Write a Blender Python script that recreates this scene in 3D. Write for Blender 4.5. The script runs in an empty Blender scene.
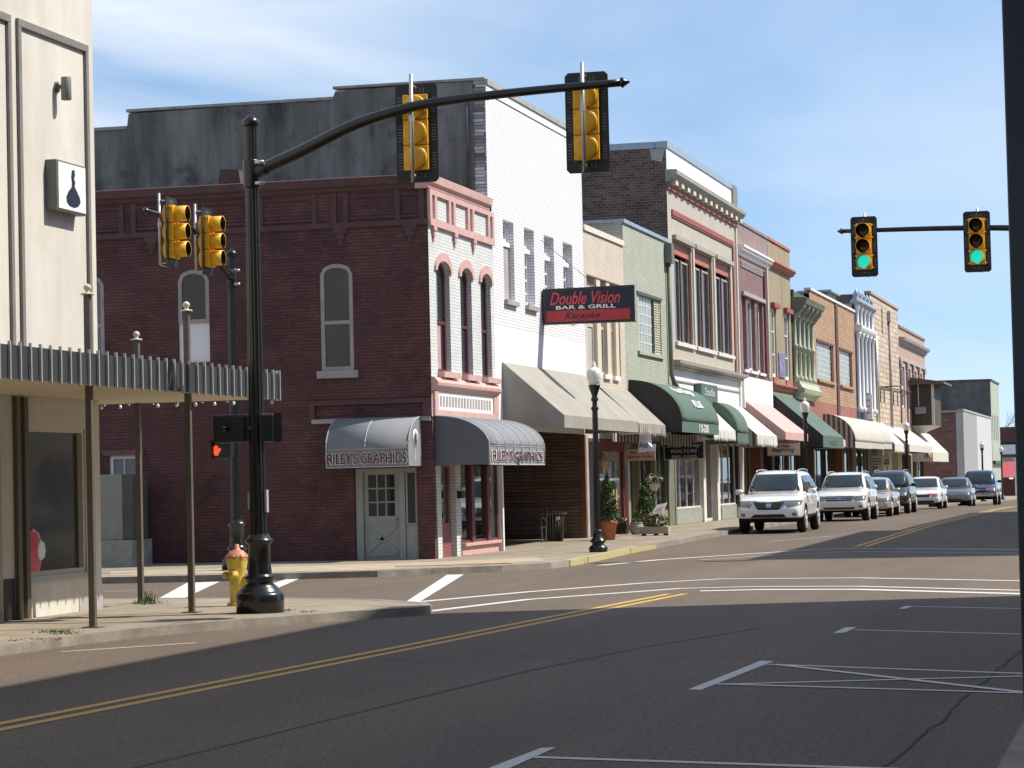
import bpy, bmesh, math, random
from mathutils import Vector, Matrix, Euler
from mathutils.bvhtree import BVHTree
random.seed(7)
scene = bpy.context.scene
COL = scene.collection
R = math.radians
# ---------------------------------------------------------------- camera (street frame: +Y runs along the street, +X across it)
F_PX = 2600.0; TH = R(14.0); EYE = 1.75; ROLL = R(1.35)
PITCH = math.atan(100.0 / F_PX)
_fw = Vector((-math.sin(TH)*math.cos(PITCH), math.cos(TH)*math.cos(PITCH), math.sin(PITCH)))
_r0 = Vector((math.cos(TH), math.sin(TH), 0)); _u0 = _r0.cross(_fw)
_rt = _r0*math.cos(ROLL) - _u0*math.sin(ROLL); _up = _u0*math.cos(ROLL) + _r0*math.sin(ROLL)
cam = bpy.data.cameras.new('camera'); camo = bpy.data.objects.new('camera', cam); COL.objects.link(camo)
cam.sensor_width = 36.0; cam.lens = F_PX/1024.0*36.0; cam.clip_start = .1; cam.clip_end = 6000
m3 = Matrix((_rt, _up, -_fw)).transposed()
camo.matrix_world = Matrix.Translation((0, 0, EYE)) @ m3.to_4x4()
scene.camera = camo

# ---------------------------------------------------------------- light
SUN_EL = R(50); SUN_AZ = R(22.0)          # azimuth from +X towards +Y
sd = Vector((math.cos(SUN_AZ)*math.cos(SUN_EL), math.sin(SUN_AZ)*math.cos(SUN_EL), math.sin(SUN_EL)))
sun = bpy.data.lights.new('sun', 'SUN'); suno = bpy.data.objects.new('sun', sun); COL.objects.link(suno)
sun.energy = 5.0; sun.angle = R(.55); sun.color = (1.0, .935, .84)
suno.rotation_euler = (-sd).to_track_quat('-Z', 'Y').to_euler()
world = bpy.data.worlds.new('World'); scene.world = world; world.use_nodes = True
wn = world.node_tree.nodes; wl = world.node_tree.links; wn.clear()
wo = wn.new('ShaderNodeOutputWorld'); bg = wn.new('ShaderNodeBackground'); sky = wn.new('ShaderNodeTexSky')
sky.sky_type = 'NISHITA'; sky.sun_disc = False; sky.sun_elevation = SUN_EL; sky.sun_rotation = R(90) - SUN_AZ
sky.air_density = 1.0; sky.dust_density = .6; sky.ozone_density = 1.0; sky.altitude = 50
tc = wn.new('ShaderNodeTexCoord'); mp = wn.new('ShaderNodeMapping'); mp.inputs['Scale'].default_value = (3.2, 3.2, 9.0)
mp.inputs['Rotation'].default_value = (0, R(14), 0); mp.inputs['Location'].default_value = (.35, .1, .9)
nz = wn.new('ShaderNodeTexNoise'); nz.inputs['Scale'].default_value = 1.6; nz.inputs['Detail'].default_value = 8; nz.inputs['Roughness'].default_value = .52; nz.inputs['Distortion'].default_value = .35
cr = wn.new('ShaderNodeValToRGB'); cr.color_ramp.elements[0].position = .36; cr.color_ramp.elements[0].color = (0, 0, 0, 1); cr.color_ramp.elements[1].position = .66; cr.color_ramp.elements[1].color = (1, 1, 1, 1)
# more cloud towards the left of the street, thin elsewhere
sx = wn.new('ShaderNodeSeparateXYZ'); ma = wn.new('ShaderNodeMapRange'); ma.inputs['From Min'].default_value = -.22; ma.inputs['From Max'].default_value = -.40; ma.inputs['To Min'].default_value = .34; ma.inputs['To Max'].default_value = 1.0
mul = wn.new('ShaderNodeMath'); mul.operation = 'MULTIPLY'; mul2 = wn.new('ShaderNodeMath'); mul2.operation = 'MULTIPLY'; mul2.inputs[1].default_value = .85
mix = wn.new('ShaderNodeMixRGB'); mix.inputs['Color2'].default_value = (6.2, 6.5, 6.9, 1)
wl.new(tc.outputs['Generated'], mp.inputs['Vector']); wl.new(mp.outputs[0], nz.inputs['Vector']); wl.new(nz.outputs['Fac'], cr.inputs[0])
wl.new(tc.outputs['Generated'], sx.inputs[0]); wl.new(sx.outputs['X'], ma.inputs['Value'])
wl.new(cr.outputs[0], mul.inputs[0]); wl.new(ma.outputs[0], mul.inputs[1]); wl.new(mul.outputs[0], mul2.inputs[0])
skv = wn.new('ShaderNodeVectorMath'); skv.operation = 'ADD'; skv.inputs[1].default_value = (0, 0, .10); skn = wn.new('ShaderNodeVectorMath'); skn.operation = 'NORMALIZE'
wl.new(tc.outputs['Generated'], skv.inputs[0]); wl.new(skv.outputs[0], skn.inputs[0]); wl.new(skn.outputs[0], sky.inputs['Vector'])
hs_ = wn.new('ShaderNodeHueSaturation'); hs_.inputs['Saturation'].default_value = 1.12; wl.new(sky.outputs[0], hs_.inputs['Color']); wl.new(hs_.outputs[0], mix.inputs['Color1']); wl.new(mul2.outputs[0], mix.inputs['Fac']); wl.new(mix.outputs[0], bg.inputs['Color'])
bg.inputs['Strength'].default_value = .142; wl.new(bg.outputs[0], wo.inputs['Surface'])
vs = scene.view_settings; vs.view_transform = 'Standard'; vs.look = 'None'; vs.gamma = 1; vs.exposure = 0.26; vs.use_curve_mapping = False
scene.cycles.max_bounces = 6; scene.cycles.glossy_bounces = 3; scene.cycles.transmission_bounces = 4; scene.cycles.use_denoising = True

# ---------------------------------------------------------------- unprojection onto real planes (used to survey the street)
def ray(px, py): return _rt*((px-512)/F_PX) + _up*((384-py)/F_PX) + _fw
def on(px, py, ax, v):
    d = ray(px, py); k = 'XYZ'.index(ax); o = Vector((0, 0, EYE)); return o + d*((v-o[k])/d[k])
HP = [(-100, 0), (62, 0), (82, .13), (115, .13), (128, .08), (146, -.07), (168, -.3), (220, -.62), (300, -1.0), (5000, -1.0)]
def hz(y):
    for (a, za), (b, zb) in zip(HP, HP[1:]):
        if a <= y <= b: return za + (zb-za)*(y-a)/(b-a)
    return 0
def G(px, py, dz=0):
    p = on(px, py, 'Z', dz)
    for _ in range(4): p = on(px, py, 'Z', hz(p.y)+dz)
    return p

# ---------------------------------------------------------------- materials
MATS = {}
def srgb(*c):
    return tuple(((x/255)/12.92 if x/255 <= .04045 else ((x/255+.055)/1.055)**2.4) for x in c)
def newmat(name):
    m = bpy.data.materials.new(name); m.use_nodes = True; nt = m.node_tree; b = nt.nodes['Principled BSDF']; MATS[name] = m
    return m, nt, b
def N(nt, t, **kw):
    n = nt.nodes.new(t)
    for k, v in kw.items():
        if k.startswith('_'): setattr(n, k[1:], v)
        else: n.inputs[k].default_value = v
    return n
SAT = 1.0
def rgba(c):
    l = .3*c[0]+.55*c[1]+.15*c[2]; return (l+(c[0]-l)*SAT, l+(c[1]-l)*SAT, l+(c[2]-l)*SAT, 1)
def plain(name, c, rough=.6, metal=0, var=.12, scale=3.0, bump=0.0, spec=.5, streak=0, emit=None, coat=0, grime=None):
    m, nt, b = newmat(name); L = nt.links.new
    g = N(nt, 'ShaderNodeNewGeometry'); mp_ = N(nt, 'ShaderNodeMapping'); mp_.inputs['Scale'].default_value = (1, 1, .16 if streak else 1)
    L(g.outputs['Position'], mp_.inputs[0])
    n = N(nt, 'ShaderNodeTexNoise', Scale=scale, Detail=7, Roughness=.62); L(mp_.outputs[0], n.inputs['Vector'])
    r = N(nt, 'ShaderNodeMapRange'); r.inputs['From Min'].default_value = .3; r.inputs['From Max'].default_value = .72; L(n.outputs['Fac'], r.inputs['Value'])
    mx = N(nt, 'ShaderNodeMixRGB'); d = max(0, 1-var*1.4-streak*.7); u = 1+var
    mx.inputs['Color1'].default_value = rgba([x*d for x in c]); mx.inputs['Color2'].default_value = rgba([min(1, x*u) for x in c])
    L(r.outputs[0], mx.inputs['Fac']); out = mx.outputs[0]
    if grime:
        n2 = N(nt, 'ShaderNodeTexNoise', Scale=.7, Detail=9, Roughness=.7); L(g.outputs['Position'], n2.inputs['Vector'])
        r2 = N(nt, 'ShaderNodeMapRange'); r2.inputs['From Min'].default_value = .52; r2.inputs['From Max'].default_value = .7; L(n2.outputs['Fac'], r2.inputs['Value'])
        m2 = N(nt, 'ShaderNodeMixRGB'); m2.inputs['Color2'].default_value = rgba(grime); L(r2.outputs[0], m2.inputs['Fac']); L(out, m2.inputs['Color1']); out = m2.outputs[0]
    L(out, b.inputs['Base Color'])
    b.inputs['Roughness'].default_value = rough; b.inputs['Metallic'].default_value = metal; b.inputs['Specular IOR Level'].default_value = spec
    if coat: b.inputs['Coat Weight'].default_value = coat; b.inputs['Coat Roughness'].default_value = .04
    if bump:
        n3 = N(nt, 'ShaderNodeTexNoise', Scale=scale*14, Detail=5); L(g.outputs['Position'], n3.inputs['Vector'])
        bp = N(nt, 'ShaderNodeBump', Strength=bump, Distance=.01); L(n3.outputs['Fac'], bp.inputs['Height']); L(bp.outputs[0], b.inputs['Normal'])
    if emit: b.inputs['Emission Color'].default_value = rgba(emit[0]); b.inputs['Emission Strength'].default_value = emit[1]
    return m
def brick(name, c1, c2, mortar, bw=.21, bh=.075, ms=.009, var=.25, rough=.85, bump=.5, grime=None, flake=None):
    m, nt, b = newmat(name); L = nt.links.new
    g = N(nt, 'ShaderNodeNewGeometry'); s = N(nt, 'ShaderNodeSeparateXYZ'); L(g.outputs['Position'], s.inputs[0])
    ad = N(nt, 'ShaderNodeMath'); ad.operation = 'ADD'; L(s.outputs['X'], ad.inputs[0]); L(s.outputs['Y'], ad.inputs[1])
    c = N(nt, 'ShaderNodeCombineXYZ'); L(ad.outputs[0], c.inputs['X']); L(s.outputs['Z'], c.inputs['Y'])
    t = N(nt, 'ShaderNodeTexBrick', **{'Scale': 1.0, 'Mortar Size': ms, 'Mortar Smooth': .3, 'Brick Width': bw, 'Row Height': bh, 'Bias': 0.0})
    t.inputs['Color1'].default_value = rgba(c1); t.inputs['Color2'].default_value = rgba(c2); t.inputs['Mortar'].default_value = rgba(mortar); L(c.outputs[0], t.inputs['Vector'])
    n = N(nt, 'ShaderNodeTexNoise', Scale=1.1, Detail=9, Roughness=.68); L(g.outputs['Position'], n.inputs['Vector'])
    r = N(nt, 'ShaderNodeMapRange'); r.inputs['From Min'].default_value = .3; r.inputs['From Max'].default_value = .7; r.inputs['To Min'].default_value = 1-var; r.inputs['To Max'].default_value = 1+var*.5; L(n.outputs['Fac'], r.inputs['Value'])
    mu = N(nt, 'ShaderNodeVectorMath'); mu.operation = 'SCALE'; L(t.outputs['Color'], mu.inputs[0]); L(r.outputs[0], mu.inputs['Scale']); out = mu.outputs[0]
    for col_, sc, lo in ((grime, .55, .55), (flake, 7.0, .70)):
        if col_:
            n2 = N(nt, 'ShaderNodeTexNoise', Scale=sc, Detail=8, Roughness=.65); L(g.outputs['Position'], n2.inputs['Vector'])
            r2 = N(nt, 'ShaderNodeMapRange'); r2.inputs['From Min'].default_value = lo; r2.inputs['From Max'].default_value = lo+(.04 if sc > 5 else .15); L(n2.outputs['Fac'], r2.inputs['Value'])
            m2 = N(nt, 'ShaderNodeMixRGB'); m2.inputs['Color2'].default_value = rgba(col_); L(r2.outputs[0], m2.inputs['Fac']); L(out, m2.inputs['Color1']); out = m2.outputs[0]
    L(out, b.inputs['Base Color']); b.inputs['Roughness'].default_value = rough
    bp = N(nt, 'ShaderNodeBump', Strength=bump, Distance=.012); bp.invert = True; L(t.outputs['Fac'], bp.inputs['Height']); L(bp.outputs[0], b.inputs['Normal'])
    return m
def striped(name, c1, c2, period, axis='Y', duty=.5, rough=.8):
    m, nt, b = newmat(name); L = nt.links.new
    g = N(nt, 'ShaderNodeNewGeometry'); s = N(nt, 'ShaderNodeSeparateXYZ'); L(g.outputs['Position'], s.inputs[0])
    mo = N(nt, 'ShaderNodeMath'); mo.operation = 'MODULO'
    ab = N(nt, 'ShaderNodeMath'); ab.operation = 'ABSOLUTE'
    if axis == 'XY':
        ad = N(nt, 'ShaderNodeMath'); ad.operation = 'ADD'; L(s.outputs['X'], ad.inputs[0]); L(s.outputs['Y'], ad.inputs[1]); L(ad.outputs[0], ab.inputs[0])
    else: L(s.outputs[axis], ab.inputs[0])
    L(ab.outputs[0], mo.inputs[0]); mo.inputs[1].default_value = period
    gt = N(nt, 'ShaderNodeMath'); gt.operation = 'GREATER_THAN'; L(mo.outputs[0], gt.inputs[0]); gt.inputs[1].default_value = period*duty
    mx = N(nt, 'ShaderNodeMixRGB'); mx.inputs['Color1'].default_value = rgba(c1); mx.inputs['Color2'].default_value = rgba(c2); L(gt.outputs[0], mx.inputs['Fac'])
    n = N(nt, 'ShaderNodeTexNoise', Scale=2.5, Detail=6); L(g.outputs['Position'], n.inputs['Vector'])
    r = N(nt, 'ShaderNodeMapRange'); r.inputs['To Min'].default_value = .82; r.inputs['To Max'].default_value = 1.12; L(n.outputs['Fac'], r.inputs['Value'])
    mu = N(nt, 'ShaderNodeVectorMath'); mu.operation = 'SCALE'; L(mx.outputs[0], mu.inputs[0]); L(r.outputs[0], mu.inputs['Scale'])
    L(mu.outputs[0], b.inputs['Base Color']); b.inputs['Roughness'].default_value = rough
    return m
def glass(name, c=(.02, .025, .03), rough=.04, spec=.9):
    m, nt, b = newmat(name); L = nt.links.new
    g = N(nt, 'ShaderNodeNewGeometry'); n = N(nt, 'ShaderNodeTexNoise', Scale=.6, Detail=3); L(g.outputs['Position'], n.inputs['Vector'])
    mx = N(nt, 'ShaderNodeMixRGB'); mx.inputs['Color1'].default_value = rgba([x*.5 for x in c]); mx.inputs['Color2'].default_value = rgba([x*1.7 for x in c]); L(n.outputs['Fac'], mx.inputs['Fac']); L(mx.outputs[0], b.inputs['Base Color'])
    b.inputs['Roughness'].default_value = rough; b.inputs['Specular IOR Level'].default_value = spec
    bp = N(nt, 'ShaderNodeBump', Strength=.12, Distance=.02); n4 = N(nt, 'ShaderNodeTexNoise', Scale=1.3, Detail=1); L(g.outputs['Position'], n4.inputs['Vector']); L(n4.outputs['Fac'], bp.inputs['Height']); L(bp.outputs[0], b.inputs['Normal'])
    return m

def asphalt():
    m, nt, b = newmat('asphalt'); L = nt.links.new
    g = N(nt, 'ShaderNodeNewGeometry')
    fine = N(nt, 'ShaderNodeTexNoise', Scale=24, Detail=8, Roughness=.9); L(g.outputs['Position'], fine.inputs['Vector'])
    vor = N(nt, 'ShaderNodeTexVoronoi', Scale=38); L(g.outputs['Position'], vor.inputs['Vector'])
    mp_ = N(nt, 'ShaderNodeMapping'); mp_.inputs['Scale'].default_value = (1, .12, 1); L(g.outputs['Position'], mp_.inputs[0])
    big = N(nt, 'ShaderNodeTexNoise', Scale=.55, Detail=7, Roughness=.6); L(mp_.outputs[0], big.inputs['Vector'])
    r1 = N(nt, 'ShaderNodeMapRange'); r1.inputs['From Min'].default_value = .40; r1.inputs['From Max'].default_value = .62; L(fine.outputs['Fac'], r1.inputs['Value'])
    mx = N(nt, 'ShaderNodeMixRGB'); mx.inputs['Color1'].default_value = (.026, .018, .0115, 1); mx.inputs['Color2'].default_value = (.245, .166, .096, 1); L(r1.outputs[0], mx.inputs['Fac'])
    mv = N(nt, 'ShaderNodeMixRGB'); mv.blend_type = 'OVERLAY'; mv.inputs['Fac'].default_value = .35; L(mx.outputs[0], mv.inputs['Color1']); L(vor.outputs['Color'], mv.inputs['Color2'])
    hs = N(nt, 'ShaderNodeHueSaturation', Saturation=.55); L(mv.outputs[0], hs.inputs['Color'])
    mk = N(nt, 'ShaderNodeMixRGB'); mk.inputs['Fac'].default_value = .6; L(hs.outputs[0], mk.inputs['Color1']); L(mx.outputs[0], mk.inputs['Color2'])
    r2 = N(nt, 'ShaderNodeMapRange'); r2.inputs['From Min'].default_value = .3; r2.inputs['From Max'].default_value = .7; r2.inputs['To Min'].default_value = .74; r2.inputs['To Max'].default_value = 1.2; L(big.outputs['Fac'], r2.inputs['Value'])
    mu = N(nt, 'ShaderNodeVectorMath'); mu.operation = 'SCALE'; L(mk.outputs[0], mu.inputs[0]); L(r2.outputs[0], mu.inputs['Scale'])
    # oil spots
    n2 = N(nt, 'ShaderNodeTexNoise', Scale=.9, Detail=5, Roughness=.6); L(g.outputs['Position'], n2.inputs['Vector'])
    r3 = N(nt, 'ShaderNodeMapRange'); r3.inputs['From Min'].default_value = .66; r3.inputs['From Max'].default_value = .8; r3.inputs['To Max'].default_value = .7; L(n2.outputs['Fac'], r3.inputs['Value'])
    m2 = N(nt, 'ShaderNodeMixRGB'); m2.inputs['Color2'].default_value = (.03, .025, .021, 1); L(r3.outputs[0], m2.inputs['Fac']); L(mu.outputs[0], m2.inputs['Color1'])
    L(m2.outputs[0], b.inputs['Base Color']); b.inputs['Roughness'].default_value = .82
    bp = N(nt, 'ShaderNodeBump', Strength=.5, Distance=.006); L(fine.outputs['Fac'], bp.inputs['Height']); L(bp.outputs[0], b.inputs['Normal'])
    return m
asphalt()
def roadpaint(name, c, wear=.45):
    m, nt, b = newmat(name); L = nt.links.new
    g = N(nt, 'ShaderNodeNewGeometry'); n = N(nt, 'ShaderNodeTexNoise', Scale=26, Detail=6, Roughness=.75); L(g.outputs['Position'], n.inputs['Vector'])
    r = N(nt, 'ShaderNodeMapRange'); r.inputs['From Min'].default_value = .56; r.inputs['From Max'].default_value = .66; r.inputs['To Max'].default_value = wear*1.6; L(n.outputs['Fac'], r.inputs['Value'])
    mx = N(nt, 'ShaderNodeMixRGB'); mx.inputs['Color1'].default_value = rgba(c); mx.inputs['Color2'].default_value = (.17, .14, .12, 1); L(r.outputs[0], mx.inputs['Fac'])
    L(mx.outputs[0], b.inputs['Base Color']); b.inputs['Roughness'].default_value = .7
    return m
roadpaint('paint_white', (.62, .61, .57), .6); roadpaint('paint_yellow', (.58, .35, .07), .5); roadpaint('kerb_yellow', (.45, .39, .18), .8); roadpaint('paint_worn', (.42, .39, .35), .6)
plain('tar', (.02, .018, .016), .8)
def slabs():
    m, nt, b = newmat('pavement'); L = nt.links.new
    g = N(nt, 'ShaderNodeNewGeometry')
    t = N(nt, 'ShaderNodeTexBrick', **{'Scale': 1.0, 'Mortar Size': .012, 'Mortar Smooth': .2, 'Brick Width': 1.5, 'Row Height': 1.5, 'Bias': 0.0}); t.offset = 0
    t.inputs['Color1'].default_value = (.335, .28, .205, 1); t.inputs['Color2'].default_value = (.285, .24, .18, 1); t.inputs['Mortar'].default_value = (.14, .12, .1, 1); L(g.outputs['Position'], t.inputs['Vector'])
    n = N(nt, 'ShaderNodeTexNoise', Scale=2.2, Detail=9, Roughness=.7); L(g.outputs['Position'], n.inputs['Vector'])
    r = N(nt, 'ShaderNodeMapRange'); r.inputs['From Min'].default_value = .3; r.inputs['From Max'].default_value = .7; r.inputs['To Min'].default_value = .68; r.inputs['To Max'].default_value = 1.15; L(n.outputs['Fac'], r.inputs['Value'])
    mu = N(nt, 'ShaderNodeVectorMath'); mu.operation = 'SCALE'; L(t.outputs['Color'], mu.inputs[0]); L(r.outputs[0], mu.inputs['Scale']); L(mu.outputs[0], b.inputs['Base Color']); b.inputs['Roughness'].default_value = .9
    n3 = N(nt, 'ShaderNodeTexNoise', Scale=60, Detail=3); L(g.outputs['Position'], n3.inputs['Vector']); bp = N(nt, 'ShaderNodeBump', Strength=.3, Distance=.005); L(n3.outputs['Fac'], bp.inputs['Height']); L(bp.outputs[0], b.inputs['Normal'])
slabs()
plain('kerb_concrete', (.27, .24, .195), .9, var=.25, scale=2.5, bump=.4, grime=(.15, .135, .12))
plain('new_concrete', (.42, .355, .245), .9, var=.15, scale=2, bump=.3)
plain('ramp_brick', (.30, .12, .08), .9, var=.3, scale=8)
plain('dirt_ground', (.16, .14, .10), .95, var=.3, scale=.3)
# walls
SAT = .72
MAROON = srgb(108, 60, 62)
SAT = .9
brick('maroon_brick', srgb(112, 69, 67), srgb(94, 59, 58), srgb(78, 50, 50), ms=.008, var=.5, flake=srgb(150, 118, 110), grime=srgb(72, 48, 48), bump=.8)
SAT = .72
brick('mint_brick', srgb(212, 216, 212), srgb(203, 208, 204), srgb(162, 166, 162), ms=.007, var=.1, bump=.45)
brick('white_brick', srgb(236, 236, 238), srgb(230, 230, 233), srgb(178, 178, 184), ms=.009, var=.06, bump=.6)
brick('toothed_brick', srgb(220, 220, 222), srgb(120, 98, 84), srgb(110, 98, 90), bw=.5, bh=.085, var=.2)
brick('beige_brick', srgb(216, 200, 178), srgb(208, 190, 168), srgb(170, 152, 132), ms=.007, var=.1)
brick('green_brick', srgb(178, 186, 162), srgb(170, 178, 155), srgb(128, 134, 116), ms=.008, var=.12)
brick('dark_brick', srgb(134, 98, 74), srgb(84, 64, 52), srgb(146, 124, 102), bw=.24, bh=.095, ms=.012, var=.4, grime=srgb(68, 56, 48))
brick('tan_brick', srgb(196, 186, 166), srgb(188, 178, 158), srgb(160, 150, 132), ms=.007, var=.08)
brick('mauve_brick', srgb(150, 108, 104), srgb(138, 98, 96), srgb(112, 82, 80), bh=.1, ms=.01, var=.14)
brick('orange_brick', srgb(198, 150, 98), srgb(168, 122, 82), srgb(142, 110, 84), bw=.3, bh=.14, ms=.014, var=.15)
brick('stone_blocks', srgb(222, 198, 162), srgb(186, 158, 126), srgb(150, 128, 104), bw=.42, bh=.3, ms=.03, var=.15)
brick('pink_brick', srgb(198, 164, 138), srgb(186, 150, 126), srgb(160, 130, 112), var=.1)
brick('red_brick', srgb(140, 84, 72), srgb(112, 62, 56), srgb(146, 116, 104), bw=.3, bh=.12, ms=.012, var=.4, flake=srgb(190, 164, 152), grime=srgb(104, 66, 60))
brick('planks', srgb(140, 108, 92), srgb(112, 86, 74), srgb(66, 52, 46), bw=.9, bh=.1, ms=.012, var=.25)
plain('patch_asphalt', (.105, .076, .052), .85, var=.3, scale=30, bump=.4)
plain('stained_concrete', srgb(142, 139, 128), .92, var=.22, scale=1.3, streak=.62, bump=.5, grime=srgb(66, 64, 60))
plain('coping_stone', srgb(166, 162, 150), .9, var=.2, scale=4, bump=.3)
plain('cream_stucco', srgb(212, 206, 190), .85, var=.07, scale=1.6, bump=.35, streak=.1, grime=srgb(200, 191, 170))
plain('cream_trim', srgb(214, 200, 168), .7, var=.06)
plain('grey_trim', srgb(128, 122, 112), .6, var=.1)
plain('white_paint', srgb(236, 236, 236), .55, var=.04, scale=1.5)
plain('offwhite_paint', srgb(220, 216, 206), .6, var=.08)
plain('white_stucco', srgb(238, 237, 234), .8, var=.04, scale=1)
plain('pink_paint', srgb(214, 160, 148), .6, var=.12, scale=5, grime=srgb(200, 168, 158))
plain('dark_pink', srgb(150, 72, 78), .5, var=.1)
plain('maroon_frame', srgb(112, 44, 54), .45)
plain('maroon_trim', srgb(98, 61, 59), .75, var=.18, scale=6)
plain('door_grey', srgb(150, 156, 152), .5, var=.08)
plain('lintel_grey', srgb(170, 160, 158), .8, var=.12)
SAT = .85
plain('salmon_trim', srgb(190, 104, 74), .6, var=.12)
plain('red_trim', srgb(160, 76, 52), .6, var=.12)
plain('dark_red_trim', srgb(112, 54, 42), .6)
SAT = .72
plain('olive_stucco', srgb(160, 142, 104), .85, var=.12, scale=1.5, streak=.15)
plain('mauve_stucco', srgb(152, 122, 116), .85, var=.1, scale=2, streak=.1)
plain('cream_paint', srgb(222, 210, 184), .6, var=.08)
plain('sage_paint', srgb(112, 118, 94), .6, var=.1)
plain('dark_sage', srgb(74, 88, 66), .6, var=.12)
plain('pale_sage', srgb(178, 184, 150), .6, var=.08)
plain('navy_paint', srgb(44, 54, 98), .5)
plain('brown_paint', srgb(98, 52, 44), .6)
plain('rust_stucco', srgb(160, 92, 68), .85, var=.15)
plain('shingle', srgb(120, 92, 80), .9, var=.3, scale=10)
plain('olive_boards', srgb(84, 72, 48), .7, var=.15, scale=3, streak=.2)
plain('grey_stucco', srgb(176, 176, 172), .85, var=.12, scale=1.5, streak=.1)
plain('far_white', srgb(186, 188, 188), .85, var=.08)
plain('far_grey', srgb(150, 152, 150), .85, var=.1, streak=.1)
plain('dark_concrete', srgb(112, 110, 102), .9, var=.2, scale=.8, streak=.2, grime=srgb(70, 76, 76))
plain('pale_green', srgb(160, 172, 150), .8, var=.06)
plain('flashing', srgb(160, 174, 186), .4, metal=.3, var=.12)
plain('roofing', srgb(90, 90, 90), .9, var=.2)
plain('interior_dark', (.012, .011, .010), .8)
plain('soffit', srgb(212, 196, 160), .8, var=.06)
plain('glass_block', srgb(170, 180, 170), .25, var=.1, scale=3)
plain('block_joint', srgb(206, 208, 198), .6)
plain('louver_cream', srgb(214, 208, 180), .6)
# metals, fabric
SAT = 1.0
plain('black_iron', (.011, .011, .011), .28, var=.15, scale=6, spec=.6)
plain('dark_bronze', srgb(88, 80, 68), .45, var=.1)
plain('post_metal', srgb(98, 92, 82), .45, var=.12)
plain('galvanised', srgb(196, 198, 196), .35, metal=.6, var=.1)
plain('signal_yellow', srgb(240, 178, 34), .4, var=.08, scale=10)
plain('signal_black', (.013, .014, .014), .5)
plain('slot_grey', srgb(120, 126, 124), .6)
plain('lens_red', (.10, .035, .025), .18); plain('lens_amber', (.10, .045, .02), .18)
plain('lens_green_lit', (.02, .35, .25), .3, var=.35, scale=30, emit=((.02, .62, .42), .9)); plain('lens_dark', (.01, .014, .012), .2)
plain('hand_lit', (.8, .1, .03), .4, emit=((.9, .10, .02), .8))
plain('acorn_glass', srgb(232, 232, 226), .25, var=.05, scale=6)
plain('hydrant_yellow', srgb(224, 198, 84), .5, var=.18, scale=14, grime=srgb(150, 120, 50))
plain('hydrant_cap', srgb(202, 134, 104), .55, var=.2, scale=14)
SAT = .75
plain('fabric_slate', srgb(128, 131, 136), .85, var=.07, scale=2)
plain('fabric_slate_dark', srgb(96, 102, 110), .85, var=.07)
plain('fabric_tan', srgb(154, 150, 138), .9, var=.1, scale=1.5, grime=srgb(146, 138, 122))
plain('fabric_green', srgb(78, 110, 96), .85, var=.08)
plain('fabric_pink', srgb(206, 160, 154), .88, var=.06)
plain('fabric_white', srgb(206, 206, 194), .88, var=.08)
plain('fabric_cream', srgb(204, 200, 184), .88, var=.08)
plain('fabric_trim', srgb(170, 182, 190), .7)
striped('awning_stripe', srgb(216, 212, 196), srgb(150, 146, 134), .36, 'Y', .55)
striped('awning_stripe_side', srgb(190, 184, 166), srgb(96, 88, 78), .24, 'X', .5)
striped('valance_stripe', srgb(190, 170, 140), srgb(70, 62, 54), .5, 'Y', .5)
striped('canopy_ribs', srgb(96, 98, 100), srgb(86, 88, 90), .2, 'Y', .5)
plain('rib_metal', srgb(180, 182, 178), .45, metal=.3)
plain('canopy_face', srgb(66, 68, 70), .5, metal=.2, var=.1)
SAT = .9
plain('sign_black', (.014, .014, .016), .18); plain('sign_red', srgb(186, 36, 50), .35); plain('sign_navy', srgb(22, 28, 48), .5)
plain('letter_red', srgb(214, 62, 74), .4); plain('letter_white', srgb(240, 240, 238), .4); plain('letter_maroon', srgb(84, 24, 36), .5); plain('letter_dark', (.02, .02, .022), .5)
plain('letter_blue', srgb(50, 70, 150), .6); plain('sign_pink', srgb(196, 160, 146), .7); plain('letter_grey', srgb(196, 200, 206), .5)
plain('sign_white', srgb(240, 242, 244), .3); plain('sign_side', srgb(110, 106, 98), .5)
plain('terracotta', srgb(186, 112, 84), .85, var=.12, scale=8); plain('clay_dark', srgb(140, 92, 74), .85)
plain('leaf_dark', srgb(52, 74, 36), .75, var=.5, scale=12); plain('leaf_light', srgb(92, 120, 56), .7, var=.4, scale=12)
plain('urn_grey', srgb(150, 148, 136), .8); plain('petal_white', srgb(240, 240, 236), .6); plain('petal_pink', srgb(214, 110, 130), .6); plain('petal_yellow', srgb(230, 200, 60), .6); plain('petal_red', srgb(200, 40, 50), .6)
plain('pink_red', srgb(190, 76, 84), .8); plain('grass', srgb(88, 116, 48), .8, var=.4, scale=20)
plain('bark', srgb(92, 80, 70), .9)
plain('cabinet_grey', srgb(138, 138, 132), .6, var=.1); plain('plinth', srgb(160, 158, 148), .9, var=.2)
plain('bench_black', (.10, .10, .095), .3, spec=1.0); plain('wood_brown', srgb(120, 84, 60), .6); plain('cart_wood', srgb(176, 168, 152), .7)
plain('display_red', srgb(128, 38, 32), .5, var=.2); plain('display_yellow', srgb(196, 160, 60), .5)
plain('khaki_panel', srgb(140, 134, 104), .6, var=.08); plain('marble', srgb(168, 172, 164), .3, var=.35, scale=9)
plain('balloon_pink', srgb(220, 50, 80), .3); plain('reflect_tan', srgb(110, 104, 84), .5)
plain('poster', srgb(140, 130, 170), .5, var=.6, scale=3)
glass('pane'); glass('pane_light', (.12, .15, .18), .06); glass('pane_blind', (.30, .30, .28), .1, .6); glass('shop_glass_pale', (.075, .08, .072), .05, .8); glass('shop_glass', (.018, .02, .02), .02, 1.0); glass('pane_white', (.5, .52, .54), .08, .7)
plain('curtain_pink', srgb(190, 150, 158), .7)
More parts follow.
